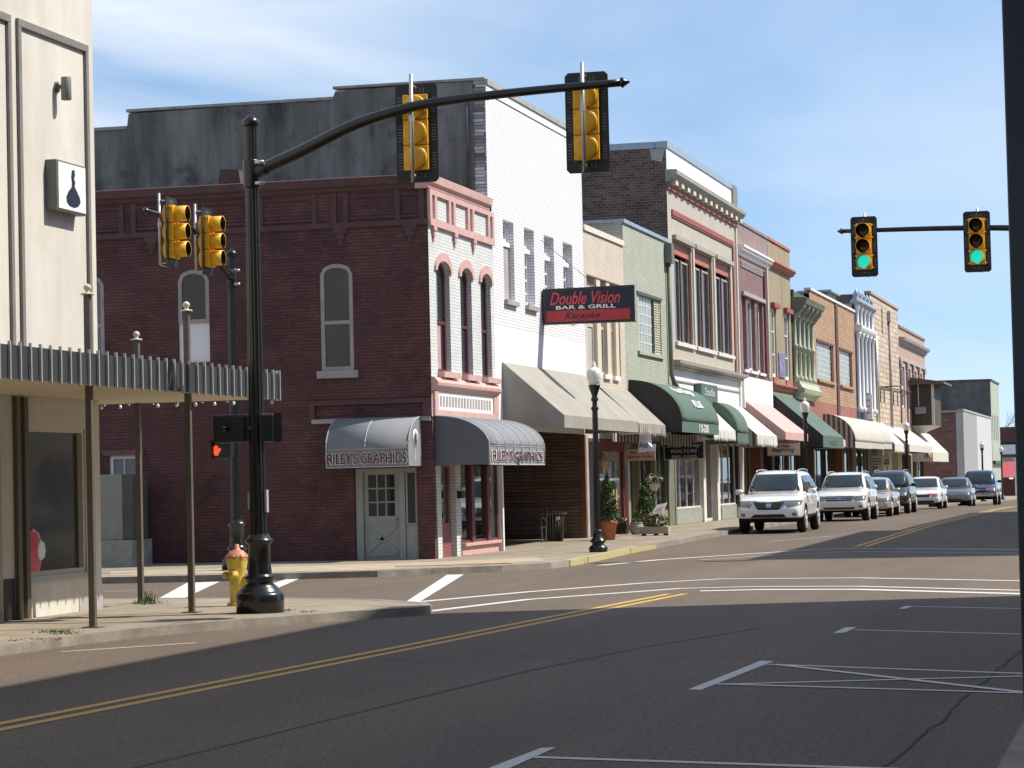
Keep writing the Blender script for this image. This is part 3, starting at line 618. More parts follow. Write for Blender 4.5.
def awning(par, y0, y1, zt, xf, zft, zb, mat, kind='shed', side=None, ribs=0, trimm=None, valance=None, label=None, open_ends=False, scallop=0):
    a = MB(); n = 14 if kind == 'dome' else 1
    if kind == 'dome': prof = [(XF+.01+(xf-XF)*math.sin(math.pi/2*i/n), zft+(zt-zft)*math.cos(math.pi/2*i/n)) for i in range(n+1)]
    else: prof = [(XF+.01, zt), (xf, zft)]
    ny = max(1, int((y1-y0)/.8)); Ysl = [y0+(y1-y0)*i/ny for i in range(ny+1)]
    sag = lambda y: 0
    for p, q in zip(prof, prof[1:]):
        for c, d in zip(Ysl, Ysl[1:]): a.add([(p[0], c, p[1]), (q[0], c, q[1]), (q[0], d, q[1]), (p[0], d, p[1])], [(0, 1, 2, 3)], 'x', kind == 'dome')
    if not scallop: a.quad((xf+.002, y0, zft), (xf+.002, y1, zft), (xf, y1, zb), (xf, y0, zb), valance or 'x')
    else:
        m_ = max(2, int((y1-y0)/scallop)); rr = random.Random(int(y0*10))
        for i in range(m_):
            c, d = y0+(y1-y0)*i/m_, y0+(y1-y0)*(i+1)/m_; dz = rr.uniform(-.04, .04)
            a.add([(xf, c, zft), (xf, d, zft), (xf+rr.uniform(-.02, .03), d-.01, zb+.1), (xf+.02, (c+d)/2, zb-.02+dz), (xf, c+.01, zb+.1)], [(0, 1, 2, 3, 4)], valance or 'x')
    if not open_ends:
        for y in (y0+.004, y1-.004):
            a.add([(XF+.01, y, zb)]+[(p[0], y, p[1]) for p in prof]+[(xf, y, zb)], [tuple(range(len(prof)+2))], side or 'x')
    o = a.build('awning', mat, par, solid=.012, label=label, weld=True)
    fr = MB(); r_ = .014
    for y in (y0+.03, y1-.03):
        fr.tube([(XF+.02, y, zb+.02), (xf-.02, y, zb+.02)], r_)
    fr.tube([(xf-.02, y0+.03, zb+.02), (xf-.02, y1-.03, zb+.02)], r_); fr.build('frame', 'galvanised', o)
    if trimm:
        tr = MB()
        for y in [y0, y1]+[y0+(y1-y0)*(i+1)/(ribs+1) for i in range(ribs)]:
            tr.tube([(p[0]+.008, y, p[1]+.006) for p in prof]+[(xf+.012, y, zb)], .016, n=6)
        tr.tube([(xf+.012, y0, zb), (xf+.012, y1, zb)], .016, n=6); tr.tube([(xf+.012, y0, zft), (xf+.012, y1, zft)], .01, n=6); tr.build('piping', trimm, o)
    return o
def gbox(par, name, mat, x0, x1, y0, y1, z0, z1, bevel=0, label=None):
    b = MB(); b.box(x0, x1, y0, y1, z0, z1); return b.build(name, mat, par, bevel=bevel, label=label)
def storefront(t, y0, y1, zt, mats, layout, depth=.35, zb=.02, bulk=.55):
    """glazed shop front between piers, set back by depth. layout: list of ('w'|'d'|'p', width share, material)"""
    f = ('X', XF-depth); z0 = hz((y0+y1)/2)+.1; tot = sum(l[1] for l in layout); u = y0
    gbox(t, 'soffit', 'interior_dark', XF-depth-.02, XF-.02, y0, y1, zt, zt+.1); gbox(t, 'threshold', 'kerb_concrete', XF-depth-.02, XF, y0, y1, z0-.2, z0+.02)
    for kind, w, m in layout:
        w = w*(y1-y0)/tot
        if kind == 'w':
            trim(t, f, u, u+w, z0, z0+bulk, .06, m, 'stall_riser', -.2); window(t, f, u, u+w, z0+bulk+.004, zt, depth=.04, fw=.05, fm=mats[0], pm='shop_glass', rows=1, cols=max(1, round(w/1.5)), name='shop_window', muntin=.05)
        elif kind == 'd':
            window(t, f, u, u+w, z0+.02, zt, depth=.12, fw=.1, fm=m, pm='shop_glass', rows=1, cols=1, name='door')
        else: trim(t, f, u, u+w, z0, zt, depth+.01 if w > .25 else .12, m, 'pier', -.2)
        u += w

# ---------------------------------------------------------------- corner shop with the slate awnings
t = thing('brick_building', 'two storey maroon brick corner shop with pale street front and slate grey awnings', 'building', (XF, 55.93, 0))
YS = 55.93; FS = ('Y', YS); YE = 61.7
ops = [(-18.37, -17.6, 4.4, 6.58, .24), (-21.8, -21.04, 4.7, 6.57, .26), (-24.6, -23.62, 4.7, 6.57, .26), (-17.66, -16.19, .02, 2.17, 0), (-23.55, -22.85, 2.0, 2.62, 0)]
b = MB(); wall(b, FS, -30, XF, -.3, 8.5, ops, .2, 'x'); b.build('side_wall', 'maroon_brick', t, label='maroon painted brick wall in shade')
window(t, FS, -18.37, -17.6, 4.4, 6.58, .24, .06, .09, 'lintel_grey', 'pane', 2, 1, (.1, .17, .06), 'lintel_grey')
o = window(t, FS, -21.8, -21.04, 5.6, 6.57, .26, .06, .09, 'lintel_grey', 'pane', 1, 1); trim(t, FS, -21.8, -21.04, 4.7, 5.6, -.05, 'white_paint', 'window_board', -.1)
window(t, FS, -24.6, -23.62, 4.7, 6.57, .26, .06, .09, 'lintel_grey', 'pane_light', 2, 1, (.1, .17, .06), 'lintel_grey')
window(t, FS, -23.55, -22.85, 2.0, 2.62, 0, .08, .08, 'white_paint', 'pane_light', 1, 2)
trim(t, FS, -23.7, -22.7, 2.62, 2.74, .05, 'wood_brown', 'lintel')
# frieze and cornice on the side wall
cornice(t, FS, -30, XF+.02, [(8.42, 0), (8.46, .05), (8.52, .05), (8.56, .12), (8.73, .14), (8.75, .1), (8.75, -.3), (8.42, -.3)], 'maroon_trim')
fr = MB(); fbox(fr, FS, -30, XF, 7.62, 7.74, 0, .035)
for x in (-15.94, -16.5, -17.72, -18.0, -18.47, -19.75, -20.05, -21.3, -21.6, -22.85, -23.15, -24.4, -25.0): fbox(fr, FS, x-.06, x+.06, 7.741, 8.42, 0, .028)
for x0, x1 in ((-16.43, -16.01), (-17.65, -16.57), (-19.68, -18.54), (-21.23, -20.12), (-22.78, -21.67), (-24.33, -23.22)): fbox(fr, FS, x0, x1, 8.3, 8.34, 0, .03); fbox(fr, FS, x0, x1, 7.8, 7.84, 0, .03)
fr.build('frieze', 'maroon_trim', t)
for x in (-16.22, -17.86, -19.9, -21.03, -22.42, -24.0):
    c = MB(); 
    for i, (w, z0, z1) in enumerate(((.2, 7.5, 7.62), (.13, 7.36, 7.5), (.06, 7.22, 7.36))): fbox(c, FS, x-w/2*1.6, x+w/2*1.6, z0, z1, 0, .04-.01*i)
    c.build('corbel', 'maroon_trim', t)
c = MB(); c.prism([(-20.9, 8.75), (-20.35, 8.75), (-20.4, 9.12), (-20.85, 9.16)], 56.3, 56.75, axis='Y'); c.build('chimney', 'maroon_trim', t)
# lintel and sign recess over the side door
trim(t, FS, -18.62, XF-.03, 3.21, 3.31, .06, 'lintel_grey', 'lintel'); bb = MB(); fbox(bb, FS, -18.66, XF, 3.62, 3.72, 0, .07); fbox(bb, FS, -18.66, -18.54, 3.315, 3.618, 0, .07); fbox(bb, FS, -16.0, XF, 3.315, 3.618, 0, .07); bb.build('sign_panel', 'maroon_trim', t)
# side door
dr = MB(); fbox(dr, FS, -17.64, -17.47, .1, 2.16, -.16, -.04); fbox(dr, FS, -16.63, -16.49, .1, 2.16, -.16, -.04); fbox(dr, FS, -17.64, -16.2, 2.1, 2.17, -.15, -.05); fbox(dr, FS, -16.48, -16.2, .1, .88, -.15, -.07); fbox(dr, FS, -17.47, -16.63, .05, .12, -.2, 0)
dr.build('door_frame', 'door_grey', t)
d = MB(); fbox(d, FS, -17.46, -16.64, .12, 1.1, -.14, -.09); fbox(d, FS, -17.46, -17.36, 1.1, 2.1, -.14, -.09); fbox(d, FS, -16.74, -16.64, 1.1, 2.1, -.14, -.09); fbox(d, FS, -17.36, -16.74, 2.03, 2.1, -.14, -.09)
for i in (1, 2): u = -17.36+.62*i/3; fbox(d, FS, u-.015, u+.015, 1.1, 2.03, -.135, -.095); z = 1.1+.93*i/3; fbox(d, FS, -17.36, -16.74, z-.015, z+.015, -.134, -.094)
for (xa, za, xb, zb_) in ((-17.4, .28, -16.7, .9), (-17.4, .9, -16.7, .28)):
    dx, dz = xb-xa, zb_-za; L_ = math.hypot(dx, dz); nx, nz_ = -dz/L_*.035, dx/L_*.035
    d.prism([(xa+nx, za+nz_), (xb+nx, zb_+nz_), (xb-nx, zb_-nz_), (xa-nx, za-nz_)], YS+.09, YS+.066, axis='Y')
fbox(d, FS, -17.42, -16.68, .93, .98, -.09, -.07); fbox(d, FS, -17.42, -16.68, .2, .25, -.09, -.07)
do = d.build('door', 'door_grey', t, label='grey stable door with nine small panes over a crossbuck')
p = MB(); p.quad((-17.37, YS+.12, 1.1), (-16.73, YS+.12, 1.1), (-16.73, YS+.12, 2.05), (-17.37, YS+.12, 2.05)); p.build('pane', 'pane', do); gbox(do, 'handle', 'chrome', -16.72, -16.67, YS+.03, YS+.09, 1.0, 1.05)
window(t, FS, -16.47, -16.21, .89, 2.1, 0, .1, .04, 'door_grey', 'pane', 1, 1, name='sidelight')
# side awning (barrel)
x0, x1, zt, yf, zb_ = -17.96, -16.06, 3.3, 54.88, 2.2
n = 14; prof = [(YS-.01-(YS-yf)*math.sin(math.pi/2*i/n), 2.6+(zt-2.6)*math.cos(math.pi/2*i/n)) for i in range(n+1)]
a = MB()
for p_, q_ in zip(prof, prof[1:]): a.add([(x0, *p_), (x1, *p_), (x1, *q_), (x0, *q_)], [(0, 1, 2, 3)], 'x', True)
a.quad((x0, yf, 2.6), (x1, yf, 2.6), (x1, yf, zb_), (x0, yf, zb_))
for x in (x0, x1): a.add([(x, YS-.01, zb_)]+[(x, *p_) for p_ in prof]+[(x, yf, zb_)], [tuple(range(n+3))], 'fabric_slate')
aw = a.build('awning', 'fabric_slate', t, solid=.012, weld=True, label='slate barrel awning over the side door lettered in maroon')
tr = MB()
for x in (x0, x1, (x0+x1)/2-.05): tr.tube([(x, p_[0]-.006, p_[1]+.006) for p_ in prof]+([(x, yf-.01, zb_)] if x != (x0+x1)/2-.05 else []), .013, n=6)
tr.tube([(x0, yf-.01, zb_), (x1, yf-.01, zb_)], .014, n=6); tr.tube([(x0, yf-.008, 2.6), (x1, yf-.008, 2.6)], .008, n=6); tr.build('piping', 'fabric_trim', aw)
text("RILEY'S GRAPHICS", 'letter_white', aw, (-17.02, yf-.012, 2.395), (1.88, .275), off=.04); text("RILEY'S GRAPHICS", 'letter_maroon', aw, (-17.02, yf-.018, 2.395), (1.84, .25), off=.012)
# round emblem on the awning's end
e = MB(); e.lathe([(.0, 0), (.2, 0), (.2, .01), (0, .01)], (x1+.007, 55.4, 2.82), 'letter_white', 20, axis='X'); e.lathe([(.0, 0), (.15, 0), (.15, .012), (0, .012)], (x1+.009, 55.4, 2.82), 'fabric_slate', 20, axis='X'); e.build('emblem', 'letter_white', aw)
text('R', 'letter_maroon', aw, (x1+.024, 55.4, 2.82), (.12, .17), '+X', off=.02)
for i, w in enumerate(('S', 'I', 'G', 'N', 'S')): text(w, 'letter_white', aw, (x1+.012, 55.36, 2.58-i*.062), (.05 if w != 'I' else .015, .05), '+X')
# street front
ops = [(56.5, 57.65, 4.33, 6.62, .24), (58.58, 59.6, 4.33, 6.62, .24), (60.45, 61.42, 4.33, 6.62, .24)]
b = MB(); wall(b, FX, YS, YE, 3.3, 8.45, ops, .22, 'x', 'mint_brick'); b.build('front_wall', 'mint_brick', t, label='pale painted brick upper front')
fm = ['maroon_frame', 'maroon_frame', 'maroon_frame']
for i, o_ in enumerate(ops):
    w_ = window(t, FX, *o_, .16, .08, 'maroon_frame', 'pane', 2, 1, None)
    if i == 0: p = MB(); p.quad(fp(FX, o_[0]+.1, 4.4, -.145), fp(FX, o_[0]+.8, 4.4, -.145), fp(FX, o_[0]+.8, 5.45, -.145), fp(FX, o_[0]+.1, 5.45, -.145)); p.build('blind', 'curtain_pink', w_)
    # hood mould
    h = MB(); nn = 14; ua, ub = o_[0], o_[1]; cu = (ua+ub)/2; wi = (ub-ua)/2
    A = [(cu-(wi+.16)*math.cos(math.pi*k/nn), o_[3]+(o_[4]+.2)*math.sin(math.pi*k/nn)) for k in range(nn+1)]; B = [(cu-(wi+.0)*math.cos(math.pi*k/nn), o_[3]+(o_[4])*math.sin(math.pi*k/nn)) for k in range(nn+1)]
    for a1, a2, b2, b1 in zip(A, A[1:], B[1:], B): h.prism([a1, a2, b2, b1], XF, XF+.05, axis='X')
    h.build('hood_mould', 'pink_paint', t)
    s_ = MB(); fbox(s_, FX, o_[0]-.03, o_[1]+.2, 4.2, 4.33, -.02, .16); fbox(s_, FX, o_[0]+.05, o_[0]+.32, 3.95, 4.2, 0, .1); s_.build('sill', 'pink_paint', t)
cornice(t, FX, YS-.13, YE-.35, [(8.42, 0), (8.45, .05), (8.52, .05), (8.56, .12), (8.73, .14), (8.75, .1), (8.75, -.25), (8.42, -.25)], 'pink_paint')
fr = MB(); fbox(fr, FX, YS, YE, 7.6, 7.76, 0, .07); fbox(fr, FX, YS, YE, 8.3, 8.42, 0, .06)
for u in (56.02, 56.42, 57.62, 58.02, 59.3, 59.72, 61.2, 61.62): fbox(fr, FX, u-.09, u+.09, 7.762, 8.3, 0, .065)
fr.build('frieze', 'pink_paint', t)
for u in (56.3, 58.1, 59.8):
    c = MB(); fbox(c, FX, u-.13, u+.13, 7.5, 7.6, 0, .08); fbox(c, FX, u-.08, u+.08, 7.38, 7.5, 0, .06); fbox(c, FX, u-.03, u+.03, 7.25, 7.38, 0, .04); c.build('corbel', 'pink_paint', t)
cornice(t, FX, YS-.02, YE-.02, [(3.88, 0), (3.9, .07), (3.96, .11), (4.0, .16), (4.07, .17), (4.12, .13), (4.18, .08), (4.2, 0)], 'pink_paint', 'shop_cornice')
sg = MB(); fbox(sg, FX, 56.0, 61.75, 3.32, 3.46, 0, .06); fbox(sg, FX, 56.0, 56.3, 3.46, 3.88, 0, .06); fbox(sg, FX, 61.3, 61.75, 3.46, 3.88, 0, .06); sg.build('sign_board', 'pink_paint', t)
sg = MB(); fbox(sg, FX, 56.3, 61.3, 3.46, 3.88, 0, .03)
for i in range(18): u = 56.5+i*.26; fbox(sg, FX, u, u+.14, 3.55, 3.78, .03, .042, 'lintel_grey')
sg.build('name_panel', 'white_paint', t)
# ground floor front
b = MB(); fbox(b, FX, YS+.01, 56.12, 0, 3.3, -.3, -.004); fbox(b, FX, YS+.012, YE, 2.3, 3.298, -.5, -.012); b.build('shop_wall', 'maroon_brick', t)
for u0, u1 in ((56.12, 56.48), (57.72, 58.16)): trim(t, FX, u0, u1, .02, 2.3, .02, 'mint_brick', 'pilaster', -.5)
trim(t, FX, 61.98, 62.1, .02, 2.3, .04, 'white_paint', 'pilaster', -.08)
d = MB(); f2 = ('X', XF-.1); fbox(d, f2, 56.5, 57.66, .1, .9, -.06, 0); fbox(d, f2, 56.5, 56.62, .9, 2.3, -.06, 0); fbox(d, f2, 57.5, 57.66, .9, 2.3, -.06, 0); fbox(d, f2, 56.62, 57.5, 2.15, 2.3, -.06, 0); do = d.build('door', 'dark_pink', t)
p = MB(); p.quad(fp(f2, 56.6, .9, -.03), fp(f2, 57.5, .9, -.03), fp(f2, 57.5, 2.2, -.03), fp(f2, 56.6, 2.2, -.03)); p.build('pane', 'shop_glass', do)
trim(t, FX, 58.16, 61.72, .03, .33, -.02, 'pink_paint', 'stall_riser', -.3); trim(t, FX, 58.16, 61.76, .33, .4, .06, 'pink_paint', 'sill', -.3)
window(t, FX, 58.18, 61.9, .4, 2.3, 0, .12, .06, 'maroon_frame', 'shop_glass', 1, 1, name='shop_window')
for u in (59.45, 60.92): trim(t, FX, u-.14, u+.14, .4, 2.3, -.03, 'maroon_frame', 'mullion', -.11)
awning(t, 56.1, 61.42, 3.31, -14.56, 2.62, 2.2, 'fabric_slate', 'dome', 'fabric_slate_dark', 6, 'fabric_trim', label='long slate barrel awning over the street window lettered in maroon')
aw = [c for c in t.children if c.name.startswith('awning')][-1]
text("RILEY'S GRAPHICS", 'letter_white', aw, (-14.54, 58.78, 2.4), (4.95, .275), '+X', off=.04); text("RILEY'S GRAPHICS", 'letter_maroon', aw, (-14.534, 58.78, 2.4), (4.84, .25), '+X', off=.012)
gbox(t, 'wall_lamp', 'signal_black', XF+.02, XF+.14, 57.8, 58.0, 1.45, 1.62)
shell(t, YS+.24, YE-.01, 8.74, 'maroon_brick', 14, XF-.24)

# ---------------------------------------------------------------- tall white brick bar building
t = thing('brick_building', 'tall white painted brick bar building with stained grey concrete side wall and tan awning', 'building', (XF, 61.35, 0))
YA, YB = 61.35, 72.12; H = 11.52
ops = [(62.8, 63.9, 6.36, 8.37, 0), (65.02, 66.1, 6.36, 8.37, 0), (67.25, 68.4, 6.36, 8.37, 0), (69.5, 70.68, 6.36, 8.37, 0)]
b = MB(); wall(b, FX, YE+.01, YB, 5.64, 8.74, ops, .3); wall(b, FX, YA, YB, 8.74, 11.34); b.build('front_wall', 'white_brick', t, label='white painted brick upper front')
b = MB(); wall(b, FX, YE+.01, YB, 3.1, 5.64); b.build('lower_wall', 'white_stucco', t)
trim(t, FX, YA, YB, 11.345, 11.54, .03, 'white_paint', 'parapet', -.25)
trim(t, FX, YA-.02, YB, 11.545, 11.68, .07, 'coping_stone', 'coping', -.3)
for i, o_ in enumerate(ops):
    a, c = o_[0], o_[1]; fo = window(t, FX, a, c, 7.86, 8.36, 0, .24, .09, 'white_paint', 'pane_light', 1, 1); 
    trim(t, FX, a, c, 7.74, 7.86, -.1, 'white_paint', 'transom_bar', -.28)
    if i: window(t, FX, a, c, 6.37, 7.74, 0, .24, .1, 'white_paint', 'pane', 4, 1, name='window')
    else: trim(t, FX, a, c, 6.37, 7.74, -.14, 'lintel_grey', 'window_board', -.28)
    trim(t, FX, a-.03, c+.12, 6.24, 6.36, .1, 'coping_stone', 'sill')
# south wall of stained concrete, stepping down to the back
SW = ('Y', YA); b = MB()
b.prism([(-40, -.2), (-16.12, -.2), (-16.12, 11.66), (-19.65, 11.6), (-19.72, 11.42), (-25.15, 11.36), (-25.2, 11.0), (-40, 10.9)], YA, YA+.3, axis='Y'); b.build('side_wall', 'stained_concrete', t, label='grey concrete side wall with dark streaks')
b = MB(); fbox(b, SW, -16.11, XF-.001, 8.75, 11.5, -.3, .004); b.build('wall_return', 'toothed_brick', t)
b = MB()
for (xa, xb, z0, z1) in ((-19.7, -15.8, 11.66, 11.72), (-25.2, -19.7, 11.4, 11.47), (-40, -25.2, 10.97, 11.05)): b.box(xa, xb, YA-.04, YA+.34, z0, z1)
b.build('coping', 'coping_stone', t)
for x, z, w, h_ in ((-21.9, 10.1, .06, .35), (-18.75, 10.45, .06, .3), (-16.9, 9.0, .5, .05)): trim(t, SW, x, x+w, z, z+h_, .03, 'roofing', 'scar', 0)
ds = MB(); ds.tube([(-16.25, YA-.08, 8.76), (-16.25, YA-.08, 11.2)], .05); ds.build('drainpipe', 'roofing', t)
shell(t, YA+.31, YB-.01, 10.85, 'white_brick', 24, XF-.31, zb=3.12)
# open recessed entrance
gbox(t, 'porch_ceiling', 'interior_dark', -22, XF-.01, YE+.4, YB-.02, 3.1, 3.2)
gbox(t, 'porch_back_wall', 'planks', -21.2, -21, YE+.4, YB-.02, 0, 3.1); b = MB(); wall(b, ('Y', YB-.42), -21.0, XF-.02, 0, 3.1); b.build('porch_side_wall', 'planks', t)
gbox(t, 'porch_end', 'planks', -21, XF-.1, YE+.4, YE+.52, 0, 3.1)
gbox(t, 'pier', 'wood_brown', XF-.16, XF, YB-.44, YB-.3, .05, 3.1); gbox(t, 'pier', 'lintel_grey', XF-.16, XF+.01, YB-.3, YB-.02, .05, 3.1)
b = MB(); b.tube([(-17.1, 63.1, .1), (-17.1, 63.1, 3.1)], .035); b.build('post', 'khaki_panel', t)
awning(t, 62.37, 71.7, 4.77, -14.25, 3.41, 3.11, 'fabric_tan', 'shed', None, 0, None, label='tan sloping canvas awning')

# ---------------------------------------------------------------- low beige brick shop
t = thing('brick_building', 'low beige brick shop with three narrow windows between the white and the green fronts', 'building', (XF, 72.12, 0))
b = MB(); wall(b, FX, 72.13, 77.78, 3.0, 8.93, [(72.45, 77.05, 4.78, 7.7, 0)], .3); b.build('front_wall', 'beige_brick', t)
trim(t, FX, 72.13, 77.78, 8.935, 9.1, .05, 'cream_paint', 'coping', -.3)
for a, c, pm in ((72.45, 73.95, 'pane_white'), (74.5, 75.35, 'pane'), (75.85, 76.6, 'pane_white')): window(t, FX, a, c, 4.9, 7.68, 0, .2, .09, 'beige_brick', pm, 2, 1, (.02, .13, .08), 'white_paint')
for a, c in ((73.95, 74.5), (75.35, 75.85), (76.6, 77.05)): trim(t, FX, a, c, 4.78, 7.7, -.04, 'cream_trim', 'pilaster', -.29)
shell(t, 72.14, 77.77, 8.9, 'beige_brick', 22, XF-.3)
trim(t, FX, 72.13, 77.78, 2.9, 3.0, .02, 'dark_bronze', 'lintel', -.3)
f = ('X', XF-.06)
trim(t, f, 72.2, 72.9, .1, 2.9, .05, 'signal_black', 'door', -.1); trim(t, f, 72.95, 73.15, .1, 2.9, .08, 'galvanised', 'door_frame', -.1)
trim(t, f, 73.2, 73.6, .1, 2.9, .04, 'signal_black', 'pier', -.1)
window(t, f, 73.6, 77.5, .4, 2.9, 0, .05, .26, 'display_red', 'shop_glass', 1, 1, name='shop_window'); trim(t, f, 73.6, 77.5, .1, .4, .04, 'display_red', 'stall_riser', -.1)
dp = MB(); 
for i in range(4): dp.box(XF-.098, XF-.085, 75.0+.42*i, 75.16+.42*i, .8, 1.6+.1*(i%2))
dp.build('window_display', 'display_yellow', t); dp = MB(); dp.lathe([(0, 0), (.3, 0), (.3, .01), (0, .01)], (XF-.092, 74.6, 2.3), 'x', 16, axis='X'); dp.build('display_disc', 'display_yellow', t)
trim(t, f, 77.5, 77.75, .1, 2.9, .1, 'galvanised', 'downpipe', -.05)
o = awning(t, 73.9, 78.6, 4.5, -14.66, 3.42, 3.1, 'fabric_tan', 'shed', 'fabric_tan', 0, None, open_ends=True, scallop=.3, label='tan folding awning with a ragged fringe')
v = MB(); v.quad((-15.3, 73.2, 2.9), (-15.3, 78.4, 2.9), (-15.3, 78.4, 3.2), (-15.3, 73.2, 3.2)); v.build('valance', 'valance_stripe', o, solid=.01)

# ---------------------------------------------------------------- pale green brick shop
t = thing('brick_building', 'pale green brick shop with a shuttered glass block window and dark green barrel awning', 'building', (XF, 77.8, 0))
b = MB(); wall(b, FX, 77.79, 85.38, 3.0, 9.66, [(79.82, 83.75, 5.83, 7.62, 0)], .16); b.build('front_wall', 'green_brick', t)
trim(t, FX, 77.77, 85.38, 9.665, 9.78, .06, 'flashing', 'coping', -.3)
trim(t, FX, 79.7, 83.85, 7.62, 7.7, .05, 'dark_bronze', 'lintel'); trim(t, FX, 79.7, 83.9, 5.72, 5.83, .08, 'green_brick', 'sill')
gb = trim(t, FX, 80.22, 82.5, 5.84, 7.61, -.08, 'glass_block', 'glass_block_window', -.14)
j = MB()
for i in range(1, 5): u = 80.22+2.28*i/5; fbox(j, FX, u-.02, u+.02, 5.84, 7.61, -.08, -.07)
for i in range(1, 6): z = 5.84+1.77*i/6; fbox(j, FX, 80.22, 82.5, z-.02, z+.02, -.08, -.068)
j.build('joints', 'block_joint', gb)
for a, c in ((79.84, 80.18), (82.72, 83.66)):
    s_ = MB(); fbox(s_, FX, a, a+.06, 5.84, 7.6, -.1, -.02); fbox(s_, FX, c-.06, c, 5.84, 7.6, -.1, -.02); mid = (a+c)/2; fbox(s_, FX, mid-.04, mid+.04, 5.84, 7.6, -.1, -.02)
    for i in range(22): z = 5.86+i*.08; fbox(s_, FX, a, c, z, z+.035, -.1, -.03)
    s_.build('shutter', 'louver_cream', t)
b = MB(); b.tube([(XF+.1, 84.85, 9.0), (XF+.1, 84.85, 5.25), (XF+.16, 85.0, 5.0), (XF+.2, 85.35, 4.85), (XF+.2, 85.5, 4.7)], .075, n=10); b.box(XF+.01, XF+.25, 84.62, 85.1, 8.95, 9.6); b.build('downpipe', 'sage_paint', t)
S2 = ('Y', 77.79); b = MB(); fbox(b, S2, -17.0, XF-.012, 8.9, 9.66, -.3, -.002); b.build('parapet_return', 'green_brick', t); trim(t, S2, -17.02, XF-.31, 9.667, 9.772, .04, 'flashing', 'coping', -.3)
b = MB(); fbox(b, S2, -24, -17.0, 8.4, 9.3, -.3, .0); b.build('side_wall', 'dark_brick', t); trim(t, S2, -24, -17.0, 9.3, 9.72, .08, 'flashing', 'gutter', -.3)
shell(t, 78.1, 85.37, 9.6, 'green_brick', 24, XF-.3, zb=-.5)
trim(t, FX, 77.79, 85.38, 2.9, 3.0, .02, 'dark_bronze', 'lintel', -.3)
storefront(t, 77.85, 85.38, 2.9, ('sage_paint',), [('p', .1, 'khaki_panel'), ('d', 1.4, 'khaki_panel'), ('p', .15, 'khaki_panel'), ('w', 2.3, 'khaki_panel'), ('p', .2, 'khaki_panel'), ('w', 2.2, 'khaki_panel'), ('p', 1.0, 'sage_paint')], .1)
o = awning(t, 78.1, 84.86, 4.85, -14.17, 3.55, 3.21, 'fabric_green', 'dome', 'signal_black', 5, None, label='dark green barrel awning with white lettering')
ca_, sa_ = math.cos(.75), math.sin(.75)
def dome_xf(yc, th0):
    def fn(u, w, d):
        th = th0 - w/1.5; return Vector((XF+.02+(1.64+d)*math.sin(th), yc+u, 3.55+(1.3+d)*math.cos(th)))
    return fn
text('Van Kings', 'letter_white', o, None, (3.3, .42), xf=dome_xf(81.3, .72), off=.03, ext=.03, shear=.2); text('PLUS', 'letter_white', o, None, (1.5, .3), xf=dome_xf(81.7, 1.1), off=.03, ext=.03)
text('115-530', 'letter_white', o, (-14.15, 81.9, 3.37), (1.7, .26), '+X', off=.03)
v = MB(); v.quad((-14.9, 78.3, 2.85), (-14.9, 84.8, 2.85), (-14.9, 84.8, 3.2), (-14.9, 78.3, 3.2)); v.build('valance', 'valance_stripe', o, solid=.01)

# ---------------------------------------------------------------- tan building with the big cornice
t = thing('brick_building', 'tall tan brick building with deep grey cornice, red window heads and white parapet', 'building', (XF, 85.4, 0))
Y0, Y1 = 85.4, 100.0
groups = ((86.3, 89.7), (90.3, 94.0), (94.7, 98.3)); ops = [(a, c, 6.43, 9.86, 0) for a, c in groups]
b = MB(); wall(b, FX, Y0, Y1, 5.58, 11.99, ops, .22); b.build('front_wall', 'tan_brick', t)
trim(t, FX, Y0+.004, 98.88, 12.0, 12.88, .02, 'white_paint', 'parapet', -.3); trim(t, FX, Y0-.05, 98.88, 12.885, 13.1, .07, 'flashing', 'coping', -.35); trim(t, FX, 98.9, Y1, 12.0, 13.08, .08, 'grey_trim', 'parapet_post', -.2)
cornice(t, FX, Y0-.2, Y1+.15, [(11.72, 0), (11.77, .1), (11.85, .26), (11.93, .32), (11.97, .38), (12.1, .4), (12.13, .36), (12.13, 0)], 'coping_stone')
for i in range(13): u = Y0+.35+i*1.15; trim(t, FX, u, u+.5, 11.67, 11.84, .25, 'cream_trim', 'modillion')
trim(t, FX, Y0, Y1, 11.5, 11.66, .06, 'red_trim', 'frieze_band')
b = MB(); fbox(b, FX, 86.1, 98.95, 10.7, 10.88, 0, .05); fbox(b, FX, 98.75, 98.95, 5.8, 10.7, 0, .05); b.build('red_moulding', 'red_trim', t); trim(t, FX, 86.1, 98.7, 10.62, 10.68, .04, 'dark_red_trim', 'moulding')
trim(t, FX, 98.95, 99.2, 5.8, 10.7, .03, 'dark_red_trim', 'moulding'); trim(t, FX, 99.55, 99.75, 5.8, 11.6, .07, 'cream_paint', 'downpipe')
for a, c in groups:
    trim(t, FX, a-.15, c+.15, 9.88, 10.03, .14, 'coping_stone', 'window_head'); trim(t, FX, a+.02, c-.02, 9.45, 9.86, -.08, 'salmon_trim', 'head_panel', -.2)
    m_ = (a+c)/2; trim(t, FX, a-.06, c+.06, 6.3, 6.43, .1, 'offwhite_paint', 'sill')
    for u0, u1 in ((a+.12, m_-.1), (m_+.1, c-.12)): window(t, FX, u0, u1, 6.44, 9.3, 0, .16, .07, 'coping_stone', 'pane', 1, 1)
    for u0, u1 in ((a, a+.12), (m_-.1, m_+.1), (c-.12, c)): trim(t, FX, u0, u1, 6.44, 9.31, -.06, 'dark_red_trim', 'mullion', -.2)
for u in (90.0, 94.35): trim(t, FX, u-.12, u+.12, 6.3, 9.87, .06, 'cream_trim', 'pilaster')
cornice(t, FX, Y0, Y1+.1, [(5.5, 0), (5.56, .12), (5.6, .12), (5.66, .3), (5.76, .32), (5.78, 0)], 'coping_stone', 'shop_cornice')
